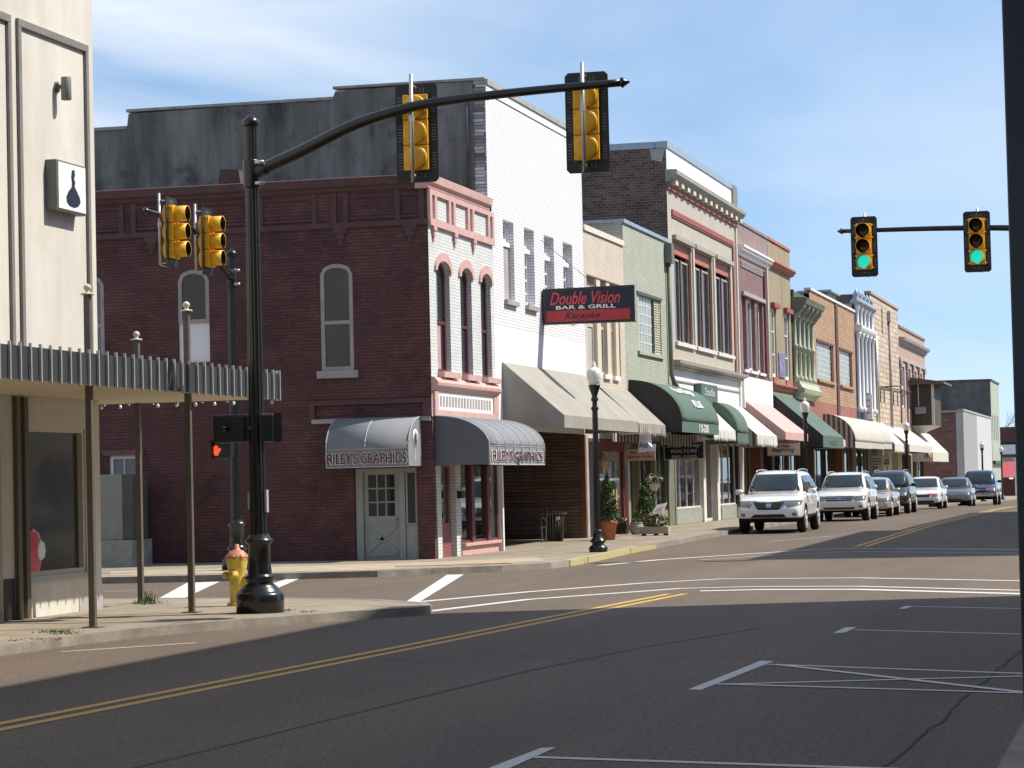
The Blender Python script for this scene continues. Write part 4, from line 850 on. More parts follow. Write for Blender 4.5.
trim(t, FX, Y0, Y1, 3.9, 5.5, -.02, 'white_paint', 'sign_board', -.2); b = MB(); fbox(b, FX, 86.1, 99.8, 5.08, 5.13, -.02, .03); fbox(b, FX, 86.1, 86.16, 4, 5.08, -.02, .03); fbox(b, FX, 99.75, 99.8, 4, 5.08, -.02, .03); b.build('sign_frame', 'lintel_grey', t)
trim(t, FX, Y0, Y0+.25, .1, 5.5, .03, 'sage_paint', 'pilaster', -.3); trim(t, FX, Y1-.3, Y1, .1, 5.5, .03, 'offwhite_paint', 'pilaster', -.3)
SW = ('Y', Y0); b = MB(); wall(b, SW, -34, XF, 0, 12.86); b.build('side_wall', 'dark_brick', t, label='dark weathered brick side wall'); trim(t, SW, -34, XF-.37, 12.88, 13.095, .046, 'flashing', 'coping', -.3)
b = MB(); b.prism([(-16.28, 12.5), (-15.95, 12.4), (-15.82, 12.86), (-16.36, 12.86)], Y0-.006, Y0, axis='Y'); b.build('patch', 'grey_stucco', t)
shell(t, Y0+.02, Y1, 12.8, 'dark_brick', 18, XF-.25)
storefront(t, Y0+.3, Y1-.3, 3.3, ('offwhite_paint',), [('w', 5.3, 'marble'), ('p', .5, 'offwhite_paint'), ('d', 2.4, 'offwhite_paint'), ('p', .55, 'offwhite_paint'), ('w', 4.2, 'marble'), ('p', .4, 'signal_black'), ('p', .5, 'cream_trim')], .12)
trim(t, FX, Y0, Y1, 3.3, 3.9, -.12, 'dark_sage', 'transom', -.3)
awning(t, 87.3, 91.9, 4.5, -14.75, 3.45, 3.1, 'fabric_white', 'shed', None, 0, None, open_ends=True, scallop=.28, label='white folding awning beside the green barrel awning')
awning(t, 92.0, 94.6, 4.55, -14.7, 3.4, 3.0, 'fabric_green', 'dome', 'fabric_green', 0, None, scallop=.4, label='small green barrel awning')
awning(t, 95.1, 100.1, 4.52, -14.45, 3.35, 2.95, 'fabric_white', 'shed', 'awning_stripe_side', 0, None, scallop=.28, label='white folding awning with striped ends')

# ---------------------------------------------------------------- mauve
t = thing('brick_building', 'narrow mauve brick building with white cornice above three tall windows', 'building', (XF, 100.1, 0))
Y0, Y1 = 100.05, 108.2; ops = [(100.85, 101.9, 6.03, 8.95, 0), (102.35, 104.2, 6.03, 8.95, 0), (104.75, 106.3, 6.03, 8.95, 0)]
b = MB(); wall(b, FX, Y0, Y1, 5.79, 10.7, ops, .25); b.build('front_wall', 'mauve_brick', t); b = MB(); wall(b, FX, Y0, Y1, 10.7, 11.75); b.build('parapet', 'mauve_stucco', t)
trim(t, FX, Y0, Y1, 11.755, 11.87, .05, 'mauve_stucco', 'coping', -.25)
cornice(t, FX, Y0+.05, Y1-.05, [(10.46, 0), (10.5, .08), (10.6, .1), (10.66, .2), (10.74, .24), (10.78, .28), (10.86, .28), (10.88, 0)], 'white_paint')
dn = MB(); 
for i in range(4): z = 10.06+i*.07; fbox(dn, FX, 100.8, 106.6, z, z+.035, 0, .04)
dn.build('string_course', 'lintel_grey', t)
trim(t, FX, 100.75, 106.6, 8.95, 9.1, .12, 'lintel_grey', 'window_head')
for o_ in ops: window(t, FX, *o_[:4], 0, .2, .14, 'white_paint', 'pane_light' if o_[0] == 102.35 else 'pane', 1, 2 if o_[0] == 102.35 else 1, (.02, .1, .1), 'white_paint')
for u in (101.95, 104.3): trim(t, FX, u, u+.35, 6.03, 8.95, -.08, 'brown_paint', 'pilaster', -.24)
trim(t, FX, 106.65, 106.9, 5.9, 10.3, .08, 'dark_red_trim', 'downpipe'); trim(t, FX, 107.45, 107.65, 5.9, 10.5, .08, 'cream_paint', 'downpipe')
trim(t, FX, Y0+.45, Y1-.1, 4.5, 5.76, .08, 'white_stucco', 'sign_board', -.1); trim(t, FX, Y0, Y0+.45, 3.3, 5.78, .0, 'offwhite_paint', 'pier', -.2); trim(t, FX, Y0+.45, Y1, 3.2, 4.5, .0, 'white_stucco', 'lower_wall', -.2)
shell(t, Y0+.02, Y1, 11.7, 'mauve_stucco', 18, XF-.25)
storefront(t, Y0, Y1, 3.2, ('khaki_panel',), [('p', .3, 'lintel_grey'), ('w', 2.2, 'khaki_panel'), ('d', 1.2, 'khaki_panel'), ('p', .3, 'wood_brown'), ('w', 2.2, 'khaki_panel'), ('p', .3, 'signal_black')])
awning(t, 100.7, 107.3, 4.82, -14.2, 3.52, 3.23, 'fabric_pink', 'shed', 'fabric_pink', 0, None, label='pink sloping awning')

# ---------------------------------------------------------------- olive
t = thing('brick_building', 'olive stuccoed building with salmon cornice and two narrow white windows', 'building', (XF, 108.25, 0))
Y0, Y1 = 108.25, 114.85; ops = [(108.85, 110.1, 6.0, 8.93, 0), (112.65, 114.15, 6.0, 8.93, 0)]
b = MB(); wall(b, FX, Y0, Y1, 3.2, 11.76, ops, .2); b.build('front_wall', 'olive_stucco', t); trim(t, FX, Y0, Y1, 11.765, 11.88, .06, 'salmon_trim', 'coping', -.25)
cornice(t, FX, Y0, Y1+.15, [(10.62, 0), (10.64, .1), (10.7, .18), (10.76, .2), (10.82, .28), (10.9, .28), (10.92, 0)], 'salmon_trim')
for o_ in ops:
    window(t, FX, *o_[:4], 0, .12, .16, 'white_paint', 'pane_light', 3, 1, (.04, .06, .05), 'salmon_trim'); trim(t, FX, o_[0]-.18, o_[1]+.25, 8.94, 9.14, .18, 'red_trim', 'window_head'); trim(t, FX, o_[0]-.02, o_[1]+.02, 5.72, 5.93, .05, 'salmon_trim', 'apron')
trim(t, FX, 110.5, 112.15, 6.05, 7.08, .05, 'poster', 'painted_panel')
cornice(t, FX, Y0, Y1+.3, [(5.45, 0), (5.5, .1), (5.6, .12), (5.66, .22), (5.72, .22), (5.74, 0)], 'salmon_trim', 'shop_cornice')
shell(t, Y0+.01, Y1, 11.7, 'olive_stucco', 18, XF-.25)
storefront(t, Y0, Y1, 3.2, ('dark_sage',), [('p', .3, 'signal_black'), ('w', 2, 'dark_sage'), ('d', 1.2, 'dark_sage'), ('w', 2, 'dark_sage')])
awning(t, 108.45, 115.6, 5.28, -13.72, 3.47, 2.98, 'fabric_green', 'shed', 'signal_black', 0, None, label='large green sloping awning')
aw = [c for c in t.children if c.name.startswith('awning')][-1]; text('SALON', 'sage_paint', aw, (-13.7, 112, 3.2), (2.2, .22), '+X')

# ---------------------------------------------------------------- ornate green cast front
t = thing('brick_building', 'narrow ornate green cast iron front with heavy bracketed cornice', 'building', (XF, 114.9, 0))
Y0, Y1 = 114.95, 121.3
b = MB(); wall(b, FX, Y0, Y1, 3.2, 10.1, [(Y0+.3, Y1-.3, 6.1, 9.2, 0)], .3); b.build('front_wall', 'dark_sage', t)
cornice(t, FX, Y0-.05, Y1+.1, [(9.0, 0), (9.05, .2), (9.15, .25), (9.2, .4), (9.4, .5), (9.46, .66), (9.58, .7), (9.7, .74), (9.74, .6), (9.76, 0)], 'sage_paint')
cornice(t, FX, Y0-.02, Y1+.05, [(8.9, 0), (8.91, .18), (8.96, .24), (8.98, .24), (8.99, 0)], 'pale_sage', 'architrave')
for i in range(5):
    u = Y0+.15+i*(Y1-Y0-.5)/4; c = MB(); c.prism([(XF+.02, 8.5), (XF+.2, 8.8), (XF+.6, 9.3), (XF+.6, 9.42), (XF+.02, 9.42)], u, u+.2, axis='Y'); c.build('bracket', 'pale_sage', t)
for i in range(5):
    u = Y0+.2+i*(Y1-Y0-.4)/4; c = MB(); c.lathe([(.16, 6.05), (.16, 6.25), (.1, 6.32), (.085, 7.5), (.14, 7.55), (.14, 7.65), (.085, 7.7), (.075, 8.7), (.15, 8.95), (.17, 9.06)], (XF+.1, u, 0), 'x', 12); c.build('column', 'pale_sage', t)
for i in range(4):
    a = Y0+.4+i*(Y1-Y0-.4)/4; c = a+1.1; window(t, FX, a, c, 6.12, 8.75, .22, .18, .1, 'pale_sage', 'pane_light', 2, 1)
cornice(t, FX, Y0-.05, Y1+.1, [(5.2, 0), (5.3, .2), (5.45, .28), (5.5, .5), (5.68, .55), (5.75, .4), (5.95, .3), (6.04, .3), (6.05, 0)], 'pale_sage', 'lower_cornice'); trim(t, FX, Y0, Y1, 4.6, 5.2, .12, 'rust_stucco', 'sign_board')
shell(t, Y0+.01, Y1, 10.0, 'dark_sage', 18, XF-.3); gbox(t, 'cornice_end', 'dark_sage', XF-.3, XF+.12, Y0-.03, Y0+.3, 8.7, 10.1)
storefront(t, Y0, Y1, 3.2, ('dark_sage',), [('w', 2, 'dark_sage'), ('d', 1, 'dark_sage'), ('w', 2, 'dark_sage')])
awning(t, 116.2, 121.2, 4.75, -14.3, 3.4, 3.1, 'fabric_cream', 'shed', None, 0, None, open_ends=True, scallop=.3, label='cream folding awning beyond the green one')

# ---------------------------------------------------------------- orange brick
t = thing('brick_building', 'orange brick building with two large glass block windows split by a brown strip', 'building', (XF, 121.4, 0))
Y0, Y1 = 121.32, 139.5; ops = [(123.4, 129.9, 6.42, 8.22, 0), (132.5, 138.0, 6.42, 8.22, 0)]
b = MB(); wall(b, FX, Y0, Y1, 5.35, 10.5, ops, .2); b.build('front_wall', 'orange_brick', t); trim(t, FX, Y0, Y1, 10.505, 10.62, .08, 'offwhite_paint', 'coping', -.25); trim(t, FX, Y0, Y1, 3.3, 5.35, 0, 'rust_stucco', 'lower_wall', -.2)
for o_ in ops:
    gb = trim(t, FX, o_[0], o_[1], 6.42, 8.22, -.1, 'glass_block', 'glass_block_window', -.18); j = MB(); n = int((o_[1]-o_[0])/.5)
    for i in range(1, n): u = o_[0]+(o_[1]-o_[0])*i/n; fbox(j, FX, u-.03, u+.03, 6.42, 8.22, -.1, -.09)
    for i in range(1, 7): z = 6.42+1.8*i/7; fbox(j, FX, o_[0], o_[1], z-.018, z+.018, -.1, -.088)
    j.build('joints', 'block_joint', gb); trim(t, FX, o_[0]-.1, o_[1]+.15, 6.28, 6.41, .12, 'orange_brick', 'sill'); trim(t, FX, o_[0]-.1, o_[1]+.1, 8.22, 8.32, .05, 'brown_paint', 'lintel'); trim(t, FX, o_[1]-.5, o_[1], 6.42, 8.22, -.03, 'brown_paint', 'reveal', -.18)
trim(t, FX, 130.85, 131.75, 3.3, 10.5, .06, 'brown_paint', 'pilaster')
shell(t, Y0+.01, Y1, 10.4, 'orange_brick', 18, XF-.25)
storefront(t, Y0, Y1, 3.3, ('dark_bronze',), [('p', .3, 'dark_bronze'), ('w', 4, 'dark_bronze'), ('d', 1.2, 'dark_bronze'), ('w', 3, 'wood_brown'), ('p', .5, 'wood_brown'), ('w', 5, 'dark_bronze')])
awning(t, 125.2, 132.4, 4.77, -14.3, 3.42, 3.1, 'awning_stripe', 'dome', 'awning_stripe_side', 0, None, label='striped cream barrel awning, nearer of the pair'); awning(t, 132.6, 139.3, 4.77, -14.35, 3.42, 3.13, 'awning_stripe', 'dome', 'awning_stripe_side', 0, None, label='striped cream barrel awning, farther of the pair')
# rooftop plant
t2 = thing('rooftop_unit', 'grey ventilation unit on the roof beside the navy columned front', 'ventilation unit', (-17.3, 137, 10.0))
gbox(t2, 'casing', 'cabinet_grey', -18.0, -16.6, 135.0, 138.3, 10.45, 11.35); gbox(t2, 'hood', 'flashing', -18.2, -16.4, 134.7, 138.6, 11.35, 11.45); gbox(t2, 'duct', 'roofing', -18.3, -17.0, 130.5, 134.9, 10.3, 10.9); gbox(t2, 'frame', 'roofing', -17.9, -16.7, 135.2, 138.2, 9.75, 10.45)

# ---------------------------------------------------------------- navy and white columned front
t = thing('brick_building', 'narrow front of navy panels and white columns between the orange and stone walls', 'building', (XF, 139.5, 0))
Y0, Y1 = 139.52, 147.4
b = MB(); wall(b, FX, Y0, Y1, 3.3, 11.1); b.build('front_wall', 'navy_paint', t)
for i in range(5):
    u = Y0+.35+i*(Y1-Y0-.7)/4; c = MB(); c.lathe([(.2, 5.2), (.2, 5.4), (.12, 5.5), (.1, 9.1), (.2, 9.35), (.24, 9.45)], (XF+.12, u, 0), 'x', 10); c.lathe([(.18, 9.85), (.1, 9.95), (.09, 10.6), (.2, 10.85), (.22, 10.95)], (XF+.12, u, 0), 'x', 10); c.build('column', 'white_paint', t)
    o_ = MB(); o_.lathe([(.3, 10.95), (.34, 11.15), (.12, 11.35), (.2, 11.5), (.04, 11.75), (0, 11.85)], (XF+.1, u, 0), 'x', 8); o_.build('finial', 'flashing', t)
for i in range(4):
    a = Y0+.65+i*(Y1-Y0-.7)/4; window(t, FX, a+.3, a+.95, 5.6, 8.8, .2, -.01, .08, 'white_paint', 'pane_light', 2, 1)
cornice(t, FX, Y0, Y1, [(9.46, 0), (9.5, .3), (9.6, .36), (9.7, .4), (9.84, .4), (9.86, 0)], 'offwhite_paint')
cornice(t, FX, Y0, Y1, [(10.96, 0), (10.98, .3), (11.08, .36), (11.12, 0)], 'flashing', 'top_cornice')
shell(t, Y0+.01, Y1, 11.0, 'grey_stucco', 18, XF-.1)
storefront(t, Y0, Y1, 3.3, ('dark_bronze',), [('w', 3, 'lintel_grey'), ('d', 1.2, 'dark_bronze'), ('w', 3, 'khaki_panel')])
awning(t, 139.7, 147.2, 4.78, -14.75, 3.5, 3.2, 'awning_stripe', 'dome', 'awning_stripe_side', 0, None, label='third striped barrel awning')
awning(t, 147.3, 152.6, 4.82, -14.6, 3.5, 3.05, 'fabric_white', 'shed', None, 0, None, open_ends=True, scallop=.4, label='white awning with drooping edge')

# ---------------------------------------------------------------- stone
t = thing('brick_building', 'tall cream stone block building with one long drainpipe', 'building', (XF, 147.4, 0))
Y0, Y1 = 147.45, 163.6; b = MB(); wall(b, FX, Y0, Y1, 3.3, 12.05, [(153.7, 154.3, 10.1, 11.6, 0)], .2); b.build('front_wall', 'stone_blocks', t); trim(t, FX, Y0, Y1, 12.055, 12.2, .08, 'pink_brick', 'coping', -.3); trim(t, FX, 153.7, 154.3, 10.1, 11.6, -.12, 'interior_dark', 'slit_window', -.18)
b = MB(); b.tube([(XF+.1, 157.3, 11.2), (XF+.1, 157.3, 3.4)], .08, n=8); b.box(XF+.01, XF+.2, 156.9, 157.7, 11.0, 11.6); b.build('drainpipe', 'lintel_grey', t); b = MB(); b.tube([(XF+.12, 149.3, 9.8), (XF+.12, 149.3, 4)], .1, n=8); b.build('drainpipe', 'galvanised', t)
SW = ('Y', Y0); trim(t, SW, -30, XF-.02, 10.5, 12.05, .01, 'dark_brick', 'side_wall', -.3)
bb = MB(); bb.tube([(XF, 152.5, 6.9), (XF+1.2, 152.5, 6.95)], .04, n=6); bb.tube([(XF+.1, 151.0, 6.9), (XF+.1, 170, 7.1)], .04, n=6)
for y in (151.0, 153, 158.5, 161): bb.tube([(XF+.1, y, 6.9), (XF+.1, y, 6.0)], .035, n=6)
bb.build('sign_bracket', 'dark_bronze', t)
shell(t, Y0+.31, Y1, 12.0, 'stone_blocks', 18, XF-.3)
storefront(t, Y0, Y1, 3.3, ('khaki_panel',), [('w', 4, 'cream_trim'), ('p', 1, 'cream_trim'), ('d', 1.2, 'khaki_panel'), ('p', 2, 'cream_trim'), ('w', 3, 'cream_trim'), ('p', 2, 'cream_trim')])
awning(t, 152.8, 168.4, 4.65, -14.3, 3.5, 3.1, 'fabric_cream', 'shed', 'lintel_grey', 0, None, label='wide cream sloping awning')
# ---------------------------------------------------------------- pinkish brick, grey cornice
t = thing('brick_building', 'pinkish brick building with grey stone cornice beyond the stone one', 'building', (XF, 163.6, 0))
Y0, Y1 = 163.62, 182; ops = [(164.6+i*4.2, 166.9+i*4.2, 6.0, 8.6, 0) for i in range(4)]
b = MB(); wall(b, FX, Y0, Y1, 3, 11.0, ops, .2); b.build('front_wall', 'pink_brick', t); trim(t, FX, Y0, Y1, 11.005, 11.15, .08, 'mauve_stucco', 'coping', -.25)
cornice(t, FX, Y0+.2, Y1+.2, [(9.95, 0), (10.0, .12), (10.15, .16), (10.22, .34), (10.38, .4), (10.42, 0)], 'lintel_grey'); trim(t, FX, Y0, Y1, 8.95, 9.12, .1, 'lintel_grey', 'string_course')
for o_ in ops: window(t, FX, *o_[:4], 0, .15, .15, 'white_paint', 'pane', 2, 1)
for i in range(5): u = 163.75+i*4.2; trim(t, FX, u, u+.55, 5, 8.94, .05, 'brown_paint', 'pilaster'); trim(t, FX, u-.15, u+.75, 8.65, 8.94, .16, 'lintel_grey', 'capital', .05)
shell(t, Y0+.01, Y1, 11.0, 'pink_brick', 18, XF-.25)
storefront(t, Y0, Y1, 3.0, ('brown_paint',), [('w', 3, 'brown_paint'), ('p', .5, 'khaki_panel'), ('d', 1.2, 'khaki_panel'), ('p', .5, 'khaki_panel'), ('w', 4, 'khaki_panel')])
awning(t, 170.9, 183.6, 4.55, -14.5, 3.2, 2.58, 'fabric_cream', 'shed', None, 0, None, label='farthest pale sloping awning')
f_ = MB()
for i, mm in enumerate(('petal_red', 'petal_yellow', 'petal_yellow', 'letter_blue', 'petal_red', 'sign_white', 'petal_red', 'petal_yellow')): f_.box(-14.6, -14.55, 165.6+i*.62, 166.15+i*.62, 2.75+.12*(i % 3), 3.0+.1*(i % 2), mm)
f_.build('bunting', 'petal_red', t)
o = MB(); XO = -14.35; o.box(XF+.005, XO, 171, 176.5, 4.95, 7.6); ob = o.build('oriel', 'olive_boards', t, label='boarded upper storey box jutting over the pavement')
e = MB(); e.prism([(XF+.005, 7.6), (XO+.75, 7.62), (XO+.7, 7.75), (XF+.005, 8.08)], 170.5, 177.2, axis='Y'); e.build('shingle_roof', 'shingle', ob); e = MB(); e.add([(XF+.01, 171, 4.94), (XO, 171, 4.94), (XO, 176.5, 4.94), (XF+.01, 176.5, 4.94), (XF+.01, 173, 4.45), (XF+.5, 173.5, 4.45)], [(0, 1, 5, 4), (1, 2, 5), (0, 4, 3), (2, 3, 4, 5)]); e.build('bracket', 'offwhite_paint', ob)
gbox(ob, 'air_conditioner', 'lintel_grey', XF+.25, XF+.95, 170.85, 171, 5.7, 6.15); gbox(ob, 'post', 'offwhite_paint', XO-.14, XO+.03, 170.97, 171.1, 4.95, 7.6); gbox(ob, 'pipe', 'white_paint', XF+.45, XF+.5, 170.95, 171, 6.2, 7.6)

# ---------------------------------------------------------------- beyond the gap
t = thing('brick_building', 'weathered red brick end wall with grey and white street front', 'building', (XF, 216.5, -1))
b = MB(); wall(b, ('Y', 216.5), -40, XF, -1.5, 6.8); b.build('side_wall', 'red_brick', t); trim(t, ('Y', 216.5), -40, XF, 6.8, 6.95, .08, 'coping_stone', 'coping', -.4)
b = MB(); wall(b, FX, 216.52, 232.6, -1.5, 7.05); b.build('front_wall', 'far_grey', t); b = MB(); wall(b, FX, 232.6, 252.5, -1.5, 6.9); b.build('front_wall', 'far_white', t, label='white rendered front'); trim(t, FX, 216.5, 252.5, 6.9, 7.06, .06, 'coping_stone', 'coping', -.4)
shell(t, 216.9, 252.5, 6.8, 'red_brick', 20, XF-.05)
trim(t, ('Y', 216.5), -16.4, XF, -1, 6.8, .05, 'grey_stucco', 'quoin')
t = thing('painted_building', 'tall dark sided building with pale green front at the end of the row', 'building', (XF, 253, -1))
b = MB(); wall(b, ('Y', 253), -60, XF, -1.5, 10.6); b.build('side_wall', 'dark_concrete', t); trim(t, ('Y', 253), -60, XF, 10.6, 10.75, .1, 'roofing', 'coping', -.4)
ops = [(254.5+i*2.6, 255.3+i*2.6, 4.9, 7.3, 0) for i in range(4)]
b = MB(); wall(b, FX, 253.02, 266, -1.5, 10.6, ops, .3); b.build('front_wall', 'pale_green', t)
for o_ in ops: window(t, FX, *o_[:4], 0, .2, .1, 'cream_paint', 'pane', 2, 1)
trim(t, FX, 253, 266, 10.6, 10.75, .1, 'dark_sage', 'coping', -.4); trim(t, FX, 253, 266, 2.6, 2.9, .3, 'dark_sage', 'string_course'); shell(t, 253.1, 266, 10.5, 'pale_green', 30, XF-.31)
# low street-end buildings
t = thing('low_building', 'low white roadside shop with red and white awning at the end of the street', 'building', (-19, 292, -1.1))
gbox(t, 'wall', 'offwhite_paint', -30, -16.5, 292, 300, -1.2, 3.0); gbox(t, 'roof', 'lintel_grey', -30.3, -15.5, 291.5, 300.5, 3.0, 3.4)
for i in range(6): gbox(t, 'window', 'pane', -21.6+i*.9, -21.0+i*.9, 291.9, 291.99, .2, 2.3)
a = MB(); a.add([(-18.9, 290.5, 2.9), (-14.5, 290.5, 2.9), (-14.5, 287.5, 1.2), (-16.9, 287.5, 1.2)], [(0, 1, 2, 3)], 'pink_red'); a.quad((-18.9, 290.4, 3.0), (-16.9, 287.4, 1.3), (-17.3, 287.4, 1.2), (-19.3, 290.4, 2.9), 'sign_white'); a.build('awning', 'pink_red', t, solid=.06); gbox(t, 'fence_panel', 'brown_paint', -18.6, -14.3, 290.4, 290.6, -1.1, 1.0); gbox(t, 'signpost', 'offwhite_paint', -15.6, -15.35, 287, 287.2, -1, 3.3)
t = thing('brick_building', 'distant dark red roofed brick building behind the low white shop', 'building', (-17, 330, -1.1))
gbox(t, 'wall', 'red_brick', -23, -8, 330, 342, -1.2, 5.5); gbox(t, 'roof', 'brown_paint', -23.5, -7.5, 329.4, 342.6, 5.5, 7.4); gbox(t, 'sign_board', 'sign_white', -22.6, -9, 329.6, 329.95, 4.0, 5.2)
# dark strip of far trees closing the street
def branchy(name, label, base, h, seed, spread=.55, r0=.16, depth=6, lean=0):
    t = thing(name, label, 'tree', base, 'leafless trees'); rr = random.Random(seed); trunk = MB(); cr_ = MB()
    def grow(p, d, L_, r, k):
        q = p+d*L_; (trunk if k < 1 else cr_).tube([p, (p+q)/2+Vector((rr.uniform(-.05, .05), rr.uniform(-.05, .05), 0))*L_, q], [r, r*.85, r*.68], n=5 if k > 2 else 7, cap=False)
        if k >= depth: return
        for _ in range(3 if k < 4 else 2):
            nd = (d+Vector((rr.uniform(-1, 1), rr.uniform(-1, 1), rr.uniform(-.25, .7)))*spread*1.25).normalized(); grow(q if _ else p+d*L_*.75, nd, L_*rr.uniform(.62, .82), r*.6, k+1)
    grow(Vector(base), Vector((lean, 0, 1)).normalized(), h*.27, r0, 0)
    trunk.build('trunk', 'bark', t); cr_.build('crown', 'bark', t); return t
branchy('bare_tree', 'larger leafless tree beyond the pale green fronted building', (-20.5, 305, -1.1), 13.5, 4)
branchy('bare_tree', 'small bare treetop rising behind the dark sided building', (-24.2, 275, -1), 14.2, 9, .4, .12, 5)

# ================================================================ near left cream building with the ribbed canopy
XL = -14.77; FL = ('X', XL); YC = 34.72
t = thing('stucco_building', 'cream stucco corner building with grey panel mouldings and a ribbed metal canopy', 'building', (XL, YC, 0))
b = MB(); wall(b, FL, 8, YC, .1, 12, [(32.25, 34.22, .66, 2.67, 0), (30.2, 31.45, .12, 2.66, 0)], .12); b.build('front_wall', 'cream_stucco', t)
b = MB(); b.quad((XL, YC, .05), (-40, YC, .05), (-40, YC, 12), (XL, YC, 12)); b.quad((XL, 8, .05), (-40, 8, .05), (-40, 8, 12), (XL, 8, 12)); b.quad((-40, 8, 12), (XL, 8, 12), (XL, YC, 12), (-40, YC, 12)); b.build('side_wall', 'cream_stucco', t)
for a, c in ((32.12, 34.48), (29.5, 31.9), (26.9, 29.25)):
    m = MB(); w = .1
    for u0, u1, z0, z1 in ((a, c, 8.06, 8.17), (a, a+w, 3.55, 8.06), (c-w, c, 3.55, 8.06)): fbox(m, FL, u0, u1, z0, z1, 0, .045)
    m.build('panel_moulding', 'grey_trim', t, bevel=.01)
window(t, FL, 32.25, 34.22, .66, 2.67, 0, .08, .06, 'cream_trim', 'shop_glass_pale', 1, 1, name='shop_window'); trim(t, FL, 32.2, 34.28, .6, .66, .05, 'flashing', 'sill')
trim(t, FL, 34.0, 34.16, .72, 2.6, -.03, 'reflect_tan', 'painted_reflection', -.06)  # tan strip painted in as a reflection on the shop glass
for a, c in ((31.83, 31.93), (32.08, 32.2)): trim(t, FL, a, c, .1, 3.06, .06, 'dark_bronze', 'upright')
trim(t, FL, 31.47, 31.8, .1, .66, .01, 'signal_black', 'kick_plate'); window(t, FL, 30.2, 31.45, .13, 2.64, 0, .1, .06, 'cream_trim', 'shop_glass', 1, 1, name='door')
pl = MB(); pl.box(XL, XL+.01, 33.9, YC+.01, .1, .3); pl.build('base_patch', 'lintel_grey', t)
# canopy: slab, ribbed fascia, soffit, posts
XC = -12.6; YE2 = 36.33; cb = MB(); cb.box(-26, XC-.03, 8, YE2-.03, 3.14, 3.4); cn = cb.build('canopy', 'canopy_face', t, label='flat canopy with vertical metal ribs on its edge')
s_ = MB(); s_.box(XL+.02, XC-.02, 8, YE2-.02, 3.085, 3.135); s_.box(-26, XL, YC+.02, YE2-.02, 3.085, 3.135); s_.build('soffit', 'soffit', cn)
fa = MB(); fa.box(XC-.028, XC, 8, YE2, 3.08, 3.46); fa.box(-26, XC-.03, YE2-.028, YE2, 3.08, 3.46); fa.build('fascia', 'canopy_face', cn)
ri = MB(); n = 100
for i in range(100): y = YE2-.03-i*.28; ri.box(XC+.002, XC+.035, y-.013, y+.013, 3.06, 3.5)
for i in range(33): x = XC-.05-i*.39; ri.box(x-.018, x+.018, YE2+.002, YE2+.045, 3.06, 3.5)
o = ri.build('ribs', 'rib_metal', cn); o['kind'] = 'stuff'
lt = MB()
for i in range(30): lt.lathe([(0, -.03), (.02, -.02), (.025, 0), (.015, .03)], (XC-.12-i*.3, YE2+.03, 3.04), 'x', 8)
o = lt.build('light_bulbs', 'sign_white', cn); o['kind'] = 'stuff'
for (x, y, zt, l) in ((-12.78, 29.75, 4.2, 'a'), (-12.82, 33.2, 4.2, 'b'), (-14.77, 36.18, 4.02, 'c'), (-12.82, 26.2, 4.2, 'd'), (-12.82, 22.5, 4.2, 'd')):
    p = MB(); p.box(x-.04, x+.04, y-.04, y+.04, .08, zt); p.box(x-.11, x+.11, y-.11, y+.11, .105, .125); po = p.build('post', 'post_metal', t, bevel=.006)
    f_ = MB(); f_.lathe([(.085, 0), (.085, .018), (.035, .03), (.022, .05), (.045, .07), (.05, .1), (.035, .125), (.0, .14)], (x, y, zt), 'x', 14); f_.build('finial', 'cream_trim', po)
# wall light and sign box
tl = thing('wall_light', 'grey cylinder light fixed high on the cream wall', 'light', (XL, 33.4, 7.4)); b = MB(); b.lathe([(.065, 0), (.072, .01), (.072, .31), (.065, .32)], (XL+.15, 33.42, 7.23), 'x', 20); b.build('shade', 'grey_trim', tl)
b = MB(); b.tube([(XL, 33.42, 7.42), (XL+.1, 33.42, 7.42)], .03); b.lathe([(.08, 0), (.08, .03)], (XL, 33.42, 7.42), 'x', 14, axis='X'); b.build('bracket', 'grey_trim', tl)
# sign box: face towards the street
b = MB(); b.box(XL, XL+.17, 33.0, 34.0, 5.66, 6.36); tl = thing('box_sign', 'white box sign with a dark gown silhouette on the cream wall', 'sign', (XL, 33.3, 5.66)); b.build('casing', 'sign_side', tl, bevel=.01)
b = MB(); b.box(XL+.172, XL+.182, 33.04, 33.96, 5.69, 6.33); fc = b.build('face', 'sign_white', tl)
po = [(33.33, 6.25), (33.40, 6.27), (33.42, 6.2), (33.39, 6.14), (33.42, 6.09), (33.40, 6.03), (33.46, 5.98), (33.55, 5.9), (33.58, 5.83), (33.52, 5.77), (33.4, 5.74), (33.25, 5.75), (33.16, 5.8), (33.15, 5.87), (33.22, 5.95), (33.32, 6.02), (33.33, 6.1), (33.31, 6.16)]
b = MB(); b.prism([((u-33.36)*1.1+33.52, v) for u, v in po], XL+.184, XL+.19, axis='X'); b.build('emblem', 'sign_navy', fc)
# interior object behind the glass
t = thing('balloon', 'pink and red inflatable behind the cream building shop window', 'balloon', (XL+.02, 32.6, .9))
b = MB(); b.lathe([(0, -.25), (.15, -.2), (.25, 0), (.15, .2), (0, .26)], (0, 0, 0), 'x', 18)
b.v = [(XL-.055+v[0]*.12, 32.55+v[1]*1.25, .98+v[2]*1.25) for v in b.v]; b.build('envelope', 'balloon_pink', t); b = MB(); b.lathe([(0, -.14), (.1, -.1), (.14, 0), (.1, .1), (0, .14)], (0, 0, 0), 'x', 14); b.v = [(XL-.03+v[0]*.1, 32.74+v[1], 1.0+v[2]) for v in b.v]; b.build('spot', 'petal_white', t)

